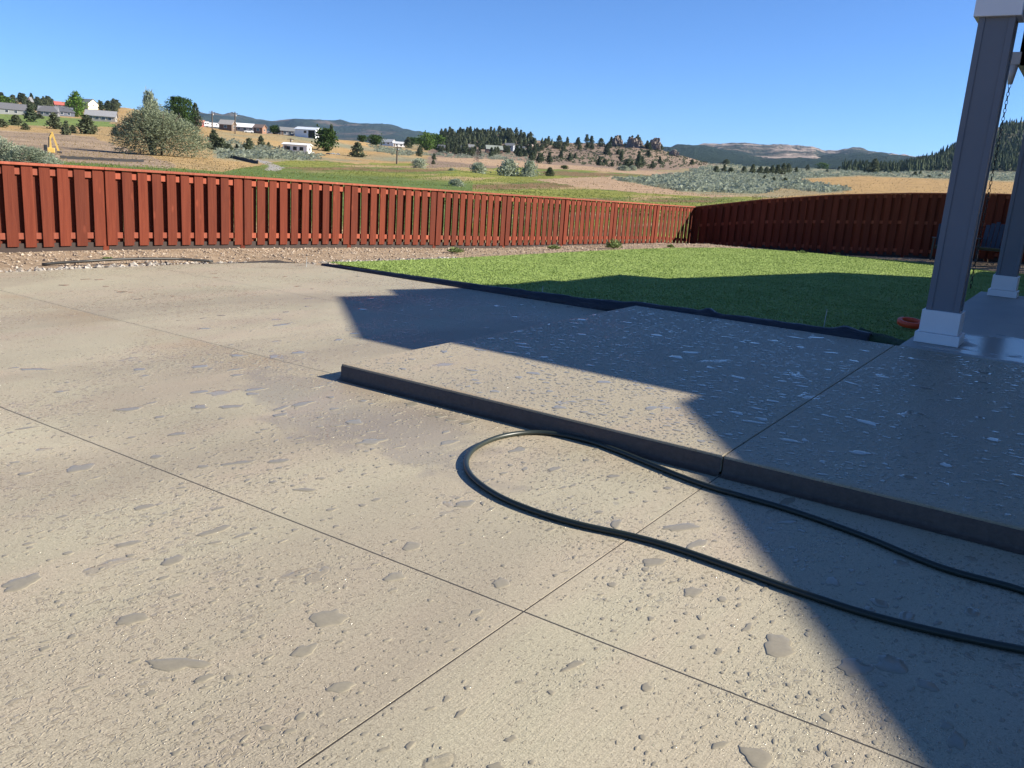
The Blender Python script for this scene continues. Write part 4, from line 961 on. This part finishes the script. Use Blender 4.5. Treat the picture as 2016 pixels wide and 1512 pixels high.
# --- the great silver bush, the dark tree, near sage bushes: trunk and crown
def lobed_crown(name, lobes, n, leaf, seed, mat):
    rg = random.Random(seed); V, Fc = [], []; wts = [a*a*b for (_, _, _, a, b) in lobes]
    for _ in range(n):
        cx, cy, cz, rx, rz_ = rg.choices(lobes, wts)[0]
        d = Vector((rg.gauss(0, 1), rg.gauss(0, 1), rg.gauss(.25, 1))).normalized(); r = rg.random()**.28
        P0 = Vector((cx+d.x*rx*r, cy+d.y*rx*r, max(.01, cz+d.z*rz_*r))); grow = (d+Vector((rg.gauss(0, .35), rg.gauss(0, .35), .55+rg.gauss(0, .3)))).normalized()
        tw = rg.uniform(.03, .075)
        for k in range(6):
            q = P0+grow*tw*k/5*rg.uniform(.8, 1.2); u = (grow+Vector((rg.gauss(0, .8), rg.gauss(0, .8), rg.gauss(0, .6)))).normalized(); v_ = u.orthogonal().normalized(); v_.rotate(Matrix.Rotation(rg.uniform(0, 6.28), 3, u)); L = leaf*rg.uniform(.6, 1.3); b = len(V)
            V += [tuple(q-u*L*.3), tuple(q+v_*L*.28+u*L*.3), tuple(q+u*L), tuple(q-v_*L*.28+u*L*.3)]; Fc.append((b, b+1, b+2, b+3))
    me = bpy.data.meshes.new(name); me.from_pydata(V, [], Fc); me.materials.append(mat); return me
def big_plant(name, px, py, hpx, wpx, label, shape, mat, nc, per, leaf, seed, cat='tree', dmin=40, D=None, trunk_h=.5, tr=.03, lobes=None):
    P = at_dist(px, D) if D else on_terrain(px, py, dmin); dd = depth(P); h = hpx*dd/F_PX; w_ = wpx*dd/F_PX
    t = empty(name, P-Vector((0, 0, h*.03)), label=label, cat=cat)
    mx = max(shape(i/20) for i in range(21))
    me = crown_mesh('crown', shape, nc, per, leaf, seed, [mat], trunk=False, spread=.5)
    if lobes: link('crown', lobed_crown('crown', lobes, nc*per//6, leaf, seed, mat), t, (0, 0, 0), -math.atan2(P.x, P.y), (w_, w_, h))
    else: link('crown', me, t, (0, 0, 0), 0, (w_/(2.2*mx), w_/(2.2*mx), h))
    b = MB(); rg = random.Random(seed)
    b.tube([(0, 0, -.3), (.02*h, 0, h*trunk_h*.5), (0, .02*h, h*trunk_h)], [tr*h, tr*h*.8, tr*h*.4], 8)
    for i in range(6):
        a = i*1.05+rg.random(); b.tube([(0, 0, h*trunk_h*.35), (math.cos(a)*w_*.14, math.sin(a)*w_*.14, h*(trunk_h+.05)), (math.cos(a)*w_*.26, math.sin(a)*w_*.26, h*.78)], [tr*h*.5, tr*h*.35, tr*h*.1], 6)
    b.build('trunk', M_BARK, t, smooth=True); return t
big_plant('silver_bush', 318, 306, 106, 178, 'huge rounded silver olive bush standing at the end of the dirt slope', lambda t: .5*math.sqrt(max(0, 1-(t*.97)**2.2))*(.9+.1*math.sin(t*9)), M_OLIVE, 900, 44, .017, 51, 'bush', D=142, lobes=[(-.10, 0, .42, .30, .40), (.14, .02, .34, .30, .36), (-.28, .05, .32, .20, .32), (.36, 0, .20, .17, .22), (-.08, -.1, .66, .17, .28), (-.36, -.05, .22, .13, .24), (.05, .12, .55, .2, .26), (.25, -.1, .40, .14, .24), (-.2, .1, .55, .14, .26)])
big_plant('silver_bush', 299, 300, 124, 46, 'pale feathery bush top rising out of the huge silver bush', lambda t: .4*math.sin(math.pi*min(1, .15+t*.85))**.6, M_SILV, 160, 36, .05, 52, 'bush', D=147, lobes=[(0, 0, .5, .22, .46), (.2, 0, .5, .16, .34), (-.15, 0, .66, .14, .3)])
big_plant('broadleaf_tree', 357, 245, 62, 58, 'large dark green leafy tree on the ridge behind the silver bush', SH['dec'], M_DECD, 230, 24, .026, 53, D=395)
big_plant('pine_tree', 386, 246, 52, 30, 'dark conifer growing against the large leafy ridge tree', SH['jun'], M_PINE, 150, 20, .026, 54, D=402)
big_plant('sage_bush', 8, 326, 62, 64, 'silver green sage bush rising behind the end of the red fence', SH['bush'], M_SILV, 300, 36, .035, 55, 'bush', D=62, lobes=[(-.1, 0, .4, .32, .5), (.2, 0, .35, .25, .4), (-.3, 0, .3, .22, .4)])
big_plant('sage_bush', 68, 328, 46, 100, 'wide silver green sage bush in front of the yellow excavator', SH['bush'], M_SILV, 420, 36, .028, 56, 'bush', D=60, lobes=[(-.15, 0, .45, .26, .5), (.15, 0, .35, .24, .4), (-.38, .02, .3, .16, .36), (.36, 0, .2, .15, .26), (0, -.05, .5, .18, .42)])
big_plant('sage_bush', 100, 330, 26, 44, 'low silver green sage bush tucked beside the wide one', SH['bush'], M_SILV, 90, 22, .03, 57, 'bush', D=58)

# ------------------------------------------------------------------ rocks on the hill
M_ROCK = simple('dark_crag_rock', (.19, .155, .13), .95, .35, .5, bump=.4)
def rock(px, py, wpx, hpx, label, seed):
    P = on_terrain(px, py, 560); dd = depth(P); w_, h = wpx*dd/F_PX, hpx*dd/F_PX; bm = bmesh.new(); bmesh.ops.create_icosphere(bm, subdivisions=4, radius=1)
    for v in bm.verts:
        n_ = v.co.normalized(); k = 1+.35*fbm(n_.x*1.6+seed, n_.y*1.6, n_.z*1.6, 4); k += .12*math.copysign(1, fbm(n_.x*4, n_.y*4+seed, n_.z*2, 2))
        v.co = Vector((n_.x*w_*.5*k, n_.y*w_*.4*k, max(-.3*h, n_.z*h*k)))
    me = bpy.data.meshes.new('rock_outcrop'); bm.to_mesh(me); bm.free(); me.materials.append(M_ROCK); tag(link('rock_outcrop', me, None, P), label, 'rock')
rock(1214, 287, 22, 15, 'dark blocky rock outcrop on the crest among hill junipers', 1); rock(1248, 291, 32, 18, 'widest dark rock outcrop on the crest of the brown hill', 2)
rock(1288, 295, 26, 19, 'craggy dark rock outcrop at the end of the hill crest', 3); rock(1326, 306, 18, 9, 'low broken rock outcrop where the hill crest falls away', 4)
# cliff of the steep right-hand hill
def cliff(px, D, wpx, hpx, label, seed):
    P = at_dist(px, D); dd = depth(P); w_, h = wpx*dd/F_PX, hpx*dd/F_PX; bm = bmesh.new(); bmesh.ops.create_icosphere(bm, subdivisions=4, radius=1)
    for v in bm.verts:
        n_ = v.co.normalized(); k = 1+.28*fbm(n_.x*1.8+seed, n_.y*1.8, n_.z*1.2, 4); m_ = max(abs(n_.x), abs(n_.y), abs(n_.z)); k *= .55+.45/m_
        v.co = Vector((n_.x*w_*.5*k, n_.y*w_*.7*k, n_.z*h*.55*k))
    me = bpy.data.meshes.new('rock_cliff'); bm.to_mesh(me); bm.free(); me.materials.append(M_ROCK); tag(link('rock_cliff', me, None, P, .2), label, 'cliff')
cliff(1908, 1290, 34, 46, 'steep dark rock cliff on the shoulder of the wooded right hand hill', 5); cliff(1884, 1270, 20, 22, 'lower rock step below the steep dark cliff', 8)
# ------------------------------------------------------------------ buildings
def house_b(px, py, wpx, label, wall, roof, L_ratio=.5, hw=2.7, rise=1.6, rot=0.0, wins=3, name='house', D=None, door=True, hip=False, open_side=False, cat='house', wall2=None):
    P = at_dist(px, D) if D else on_terrain(px, py, 80); dd = depth(P); L = wpx*dd/F_PX; W = L*L_ratio
    az = math.atan2(P.x, P.y); h = empty(name, P-Vector((0, 0, .4)), -az+rot, label=label, cat=cat)
    hw += .4
    Mw = simple('wall_%02x%02x%02x' % tuple(int(c*255) for c in wall), wall, .8, .06, .6); Mr = simple('roof_%02x%02x%02x' % tuple(int(c*255) for c in roof), roof, .8, .12, 1.5)
    x0, x1, y0, y1 = -L/2, L/2, -W/2, W/2
    b = MB(); b.add([(x0, y0, 0), (x1, y0, 0), (x1, y1, 0), (x0, y1, 0), (x0, y0, hw), (x1, y0, hw), (x1, y1, hw), (x0, y1, hw), (x0, 0, hw+rise-.05), (x1, 0, hw+rise-.05)],
        [(0, 1, 5, 4), (2, 3, 7, 6), (1, 2, 6, 9, 5), (3, 0, 4, 8, 7), (4, 5, 9, 8), (6, 7, 8, 9)]); b.build('wall', Mw, h)
    ov = .5; sl_ = rise/(W/2); hx = min(L*.3, W/2) if hip else 0
    r = MB()
    zt = hw+rise; ze = hw-ov*sl_
    V = [(x0-ov, y0-ov, ze), (x1+ov, y0-ov, ze), (x1+ov-hx, 0, zt), (x0-ov+hx, 0, zt), (x0-ov, y1+ov, ze), (x1+ov, y1+ov, ze)]
    V2 = [(a, b_, c+.18) for a, b_, c in V]
    Fs = [(0, 1, 2, 3), (5, 4, 3, 2)]+([(1, 5, 2), (4, 0, 3)] if hip else [])
    r.add(V+V2, [tuple(i+6 for i in f) for f in Fs]+[f[::-1] for f in Fs]+[(0, 1, 7, 6), (4, 10, 11, 5)]+([(1, 5, 11, 7), (0, 6, 10, 4)] if hip else [(1, 2, 8, 7), (2, 5, 11, 8), (0, 6, 9, 3), (3, 9, 10, 4)]))
    r.build('roof', Mr, h)
    Mg = simple('dark_glass', (0, 0, 0)); Mt = M_WHITE
    for i in range(wins):
        cx = x0+L*(i+.5+(.35 if door else 0))/(wins+(.7 if door else 0)); ww = min(1.5, L/(wins*2.2))
        f = MB().box(cx-ww/2-.1, cx+ww/2+.1, y0-.07, y0+.02, hw-1.95, hw-.55).build('window', Mt, h)
        MB().box(cx-ww/2, cx+ww/2, y0-.1, y0-.072, hw-1.85, hw-.65).build('pane', Mg, f)
    if door:
        MB().box(x0+L*.06, x0+L*.06+1.0, y0-.07, y0+.02, .35, hw-.5).build('door', simple('door_brown', (.12, .08, .06), .6), h)
    if open_side:
        MB().box(x1-L*.34, x1-L*.04, y0-.08, y0+.02, .3, hw-.4).build('bay_shade_panel', simple('bay_shade_black', (.02, .02, .022), .9), h)  # dark panel on the wall stands in for the shade inside the bay
    f = MB().box(x1-.001+.0, x1+.06, -.6, .6, hw-1.8, hw-.7).build('window', Mt, h); MB().box(x1+.062, x1+.09, -.5, .5, hw-1.7, hw-.8).build('pane', Mg, f)
    return h
G1, G2, G3 = (.11, .11, .12), (.16, .165, .17), (.26, .26, .27)
house_b(18, 225, 74, 'long grey ranch house with a dark shingle roof on the left hillside lawn', (.20, .21, .21), G1, .5, 2.6, 3.0, R(12), 4)
house_b(96, 229, 36, 'dark roofed grey house behind the broad juniper', (.18, .18, .19), G1, .6, 2.6, 2.6, R(-10), 3, hip=True)
house_b(126, 229, 34, 'low dark shingled house beside the bright green poplar', (.10, .11, .14), (.07, .075, .09), .6, 2.6, 2.4, R(15), 2, hip=True)
house_b(200, 239, 54, 'long shed with a pale grey metal roof behind the large juniper', (.28, .26, .23), G3, .35, 2.6, 2.2, R(-12), 4)
house_b(122, 214, 26, 'small house with a faded red roof up on the hillside', (.22, .19, .17), (.38, .10, .08), .55, 2.6, 2.0, R(8), 2)
house_b(178, 208, 27, 'cream gabled house standing on the hilltop skyline', (.80, .72, .52), (.17, .18, .17), .9, 4.0, 3.2, R(-48), 2, D=760)
house_b(66, 206, 8, 'tiny pale pink gabled house among the hillside trees', (.75, .62, .58), G2, .8, 3, 2.6, R(60), 1, D=800)
house_b(395, 249, 13, 'little red shed next to the white camper trailers', (.50, .13, .09), (.42, .20, .15), .7, 2.6, .9, R(5), 1, name='shed', cat='shed')
house_b(448, 257, 27, 'dark brown barn with a pale roof edge beside a utility pole', (.14, .10, .075), (.40, .37, .33), .6, 3.0, 1.8, R(-30), 1, name='barn', cat='barn')
house_b(484, 259, 42, 'long low building with a bright white metal roof', (.30, .30, .32), (.80, .80, .80), .4, 2.4, 1.6, R(-14), 3, name='shed', cat='shed')
house_b(512, 263, 20, 'brown shed with a white front wall on the ridge', (.24, .13, .085), (.22, .16, .13), .7, 3.0, 1.4, R(-35), 1, name='shed', cat='shed')
house_b(565, 266, 26, 'low grey house under the paired willows', (.25, .25, .26), G2, .5, 2.4, 1.5, R(8), 2)
house_b(607, 271, 44, 'white metal shop building with a dark open bay', (.74, .76, .78), (.55, .60, .66), .6, 4.0, 1.2, R(-28), 1, name='shop_building', open_side=True, door=False, cat='building')
house_b(585, 301, 50, 'white mobile home with a shallow roof at the field edge', (.76, .76, .74), (.78, .77, .74), .42, 2.7, .5, R(-24), 3, name='mobile_home')
house_b(670, 275, 32, 'tan gabled house on the ridge behind the large dark tree', (.36, .26, .19), (.22, .20, .18), .7, 3.0, 2.4, R(-30), 2)
house_b(764, 287, 26, 'white gabled house on the mound above the dry bank', (.74, .73, .72), (.36, .37, .38), .6, 3.2, 2.2, R(-30), 2)
house_b(784, 289, 24, 'low white garage wing next to the gabled house on the mound', (.66, .65, .64), (.42, .43, .44), .5, 2.6, 1.4, R(14), 2)
house_b(727, 281, 10, 'pale roofed cottage half hidden by ridge trees', (.5, .52, .55), (.5, .53, .56), .7, 2.6, 1.5, R(20), 1)
house_b(757, 276, 8, 'tiny white cottage behind the gabled house on the mound', (.78, .77, .75), G3, .7, 2.6, 1.6, R(-20), 1)
house_b(853, 271, 19, 'flat topped brown block building crowning the wooded hill', (.16, .13, .11), (.20, .17, .15), .7, 6.0, .6, R(10), 2, name='block_building', cat='building')
house_b(870, 298, 14, 'tan cottage below the wooded hill beside the green trees', (.40, .30, .21), G2, .7, 2.6, 1.8, R(-15), 1)
house_b(902, 299, 16, 'white walled bungalow with grey roof below the wooded hill', (.70, .69, .66), G2, .6, 2.6, 1.8, R(-12), 2)
house_b(927, 296, 11, 'grey cottage right of the white walled bungalow', (.45, .45, .46), G2, .7, 2.6, 1.8, R(12), 1)
house_b(972, 301, 32, 'brown timber lodge with a wide grey green roof', (.22, .13, .08), (.22, .24, .21), .55, 2.8, 2.6, R(10), 3)
house_b(1003, 298, 17, 'tall blue grey house uphill from the timber lodge', (.30, .33, .36), G2, .7, 4.6, 1.8, R(-15), 2)
house_b(1024, 302, 17, 'green grey house at the edge of the wooded hill', (.26, .29, .27), G2, .7, 3.4, 2.0, R(-20), 2)
house_b(1044, 296, 8, 'small orange walled house perched on the wooded slope', (.55, .28, .16), (.42, .33, .28), .8, 3.6, 1.2, R(12), 1)
# camper trailers
def trailer(px, py, wpx, label):
    P = on_terrain(px, py, 80); L = wpx*depth(P)/F_PX; az = math.atan2(P.x, P.y); t = empty('camper_trailer', P, -az+R(6), label=label, cat='trailer')
    b = MB(); prof = [(-L/2, .6), (-L/2, 2.4), (-L/2+.5, 2.95), (L/2-.3, 2.95), (L/2, 2.5), (L/2, .6)]; n = len(prof)
    b.add([(x, -1.2, z) for x, z in prof]+[(x, 1.2, z) for x, z in prof], [tuple(range(n)), tuple(range(n, 2*n))[::-1]]+[(i, n+i, n+(i+1) % n, (i+1) % n) for i in range(n)])
    b.build('body', simple('trailer_white', (.78, .78, .77), .4, .03), t)
    for k in (-.25, .2): MB().box(L*k-.4, L*k+.4, -1.23, -1.2, 1.6, 2.2).build('window', MATS['dark_glass'], t)
    for k in (-.05, .1): MB().tube([(L*k, -1.22, .36), (L*k, -1.0, .36)], .36, 12).build('wheel', simple('tyre_rubber', (.03, .03, .03), .8), t)
trailer(407, 251, 10, 'smaller white camper trailer parked beside the little red shed'); trailer(422, 252, 19, 'larger white camper trailer parked by the utility pole')
def car(px, py, wpx, col, label, rot):
    P = on_terrain(px, py, 80); L = wpx*depth(P)/F_PX; s = L/4.5; az = math.atan2(P.x, P.y); t = empty('parked_car', P, -az+rot, s, label=label, cat='car', group='cars by the large dark tree')
    M = simple('car_paint_%d' % px, col, .3, .02); b = MB()
    prof = [(-2.2, .35), (-2.22, .85), (-1.2, 1.0), (-.6, 1.45), (1.0, 1.48), (1.7, 1.05), (2.2, .95), (2.2, .35)]; n = len(prof)
    b.add([(x, -.85, z) for x, z in prof]+[(x, .85, z) for x, z in prof], [tuple(range(n)), tuple(range(n, 2*n))[::-1]]+[(i, n+i, n+(i+1) % n, (i+1) % n) for i in range(n)]); b.build('body', M, t, .06)
    for sy in (-1, 1): MB().add([(-.95, sy*.86, 1.03), (1.4, sy*.86, 1.05), (.9, sy*.86, 1.4), (-.5, sy*.86, 1.38)], [(0, 1, 2, 3)]).build('side_window', MATS['dark_glass'], t)
    for x in (-1.35, 1.4):
        for sy in (-1, 1): MB().tube([(x, sy*.88, .33), (x, sy*.66, .33)], .33, 12).build('wheel', simple('tyre_rubber', (0, 0, 0)), t)
car(614, 302, 9, (.75, .75, .74), 'white car parked at the end of the mobile home', R(10)); car(646, 304, 9, (.06, .07, .09), 'dark car parked under the large dark tree', R(-20)); car(655, 304, 9, (.30, .32, .35), 'grey car parked beside the dark one under the tree', R(20)); car(665, 305, 9, (.45, .46, .47), 'silver car, last of the parked row beside the tree', R(5))
car(534, 263, 14, (.74, .74, .73), 'white pickup standing on the ridge near the brown shed', R(4)); car(490, 262, 18, (.78, .78, .78), 'white van parked below the long white roofed building', R(0))
# utility poles
def pole(px, py, hpx, label):
    P = on_terrain(px, py, 80); h = hpx*depth(P)/F_PX; t = empty('utility_pole', P, -math.atan2(P.x, P.y), label=label, cat='pole')
    MB().tube([(0, 0, -.5), (0, 0, h)], [.26, .2], 8).build('shaft', M_BARK, t); MB().box(-1.3, 1.3, -.12, .12, h*.93-.1, h*.93+.1).build('crossarm', M_BARK, t)
    MB().tube([(.35, 0, h*.80), (.35, 0, h*.87)], .28, 10).build('transformer', simple('grey_gutter', (0, 0, 0)), t)
pole(418, 260, 40, 'utility pole beside the white camper trailers'); pole(463, 264, 42, 'utility pole beside the brown barn'); pole(781, 323, 34, 'utility pole at the foot of the dry mound'); pole(572, 296, 22, 'short pole behind the white mobile home')
# yellow excavator
P = at_dist(98, 118)-Vector((0, 0, .22)); dd = depth(P); k = dd/F_PX
ex = empty('excavator', P, -math.atan2(P.x, P.y), label='yellow excavator with raised boom on the graded dirt behind sage bushes', cat='excavator')
M_YEL = simple('digger_yellow', (.52, .35, .09), .5, .08); M_DKM = simple('dark_steel', (.04, .035, .035), .6, .1)
px2 = lambda x, y, d=0: ((x-98)*k, d, (307-y)*k+.0)
base = px2(98, 309)[2]
for s in (-1, 1): MB().box(-1.0, 1.0, s*.6-.18, s*.6+.18, -.15, .14).build('track', M_DKM, ex, .12)
MB().box(-1.05, 1.05, -.5, .5, .14, .24).build('turntable', M_DKM, ex)
MB().box(px2(88, 0)[0], px2(107, 0)[0], -.6, .6, .24, px2(0, 293.5)[2]).build('body', M_YEL, ex, .06)
cab = MB().box(px2(88, 0)[0], px2(94.5, 0)[0], -.7, -.1, .24, px2(0, 288)[2]).build('cab', M_DKM, ex, .04)
MB().box(px2(89, 0)[0], px2(93.6, 0)[0], -.72, -.705, .6, px2(0, 289)[2]).build('window', MATS['dark_glass'], cab)
b1, b2, b3 = px2(100, 295), px2(100, 274), px2(105, 266)
MB().bar((b1[0], 0, b1[2]), (b2[0]-.05, 0, b2[2]), .26, .34, (0, 1, 0)).bar((b2[0]-.06, 0, b2[2]-.15), (b3[0], 0, b3[2]), .26, .32, (0, 1, 0)).build('boom', M_YEL, ex)
MB().bar(px2(103.5, 263), px2(114.5, 302), .2, .26, (0, 1, 0)).build('stick', M_YEL, ex)
MB().tube([px2(97, 292, -.2), px2(98, 273, -.2)], .07, 8).build('hydraulic_cylinder', M_DKM, ex)
MB().tube([px2(99, 272, .0), px2(104, 263, .0)], .06, 8).build('hydraulic_cylinder', M_DKM, ex)
q = px2(115, 306); V = []
for s in (-.35, .35): V += [(q[0]-.22, s, q[2]+.45), (q[0]+.22, s, q[2]+.4), (q[0]+.3, s, q[2]-.1), (q[0]+.02, s, q[2]-.3), (q[0]-.25, s, q[2])]
MB().add(V, [(0, 1, 2, 3, 4), (9, 8, 7, 6, 5), (1, 6, 7, 2), (2, 7, 8, 3), (3, 8, 9, 4), (0, 5, 6, 1)]).build('bucket', M_DKM, ex)
# dark silt fence in the field
def silt(pts, label, h=.8):
    Q = [at_dist(x, D) for x, D in pts]; V, Fc = [], []
    for i in range(len(Q)-1):
        for s in range(8):
            p = Q[i].lerp(Q[i+1], s/8); p.z = terrain_z(p.x, p.y); V += [(p.x, p.y, p.z-.1), (p.x, p.y, p.z+h*(.9+.1*math.sin(s*2)))]
    for i in range(len(V)//2-1): Fc.append((2*i, 2*i+2, 2*i+3, 2*i+1))
    o = mesh_obj('silt_fence', V, Fc, simple('black_fabric', (.018, .018, .02), .8, .1)); m = o.modifiers.new('s', 'SOLIDIFY'); m.thickness = .06; tag(o, label, 'silt fence')
silt([(118, 98), (170, 99), (230, 100), (290, 103)], 'low black silt fence along the foot of the graded dirt', .32)
silt([(428, 190), (450, 180), (480, 168), (512, 150)], 'black silt fence running downhill beside the grey path', .6)

# ------------------------------------------------------------------ haze
hz = MB().box(-14500, 5500, -300, 14800, -3.0, 800).build('haze', None); hz['kind'] = 'stuff'
g = NT('thin_morning_haze'); v = g.n('VolumePrincipled', {'Color': (.42, .64, 1.0, 1), 'Density': 2.6e-5, 'Anisotropy': .2}); g.t.links.new(v.outputs[0], g.out.inputs['Volume']); hz.data.materials.append(g.m)
hz.visible_shadow = True
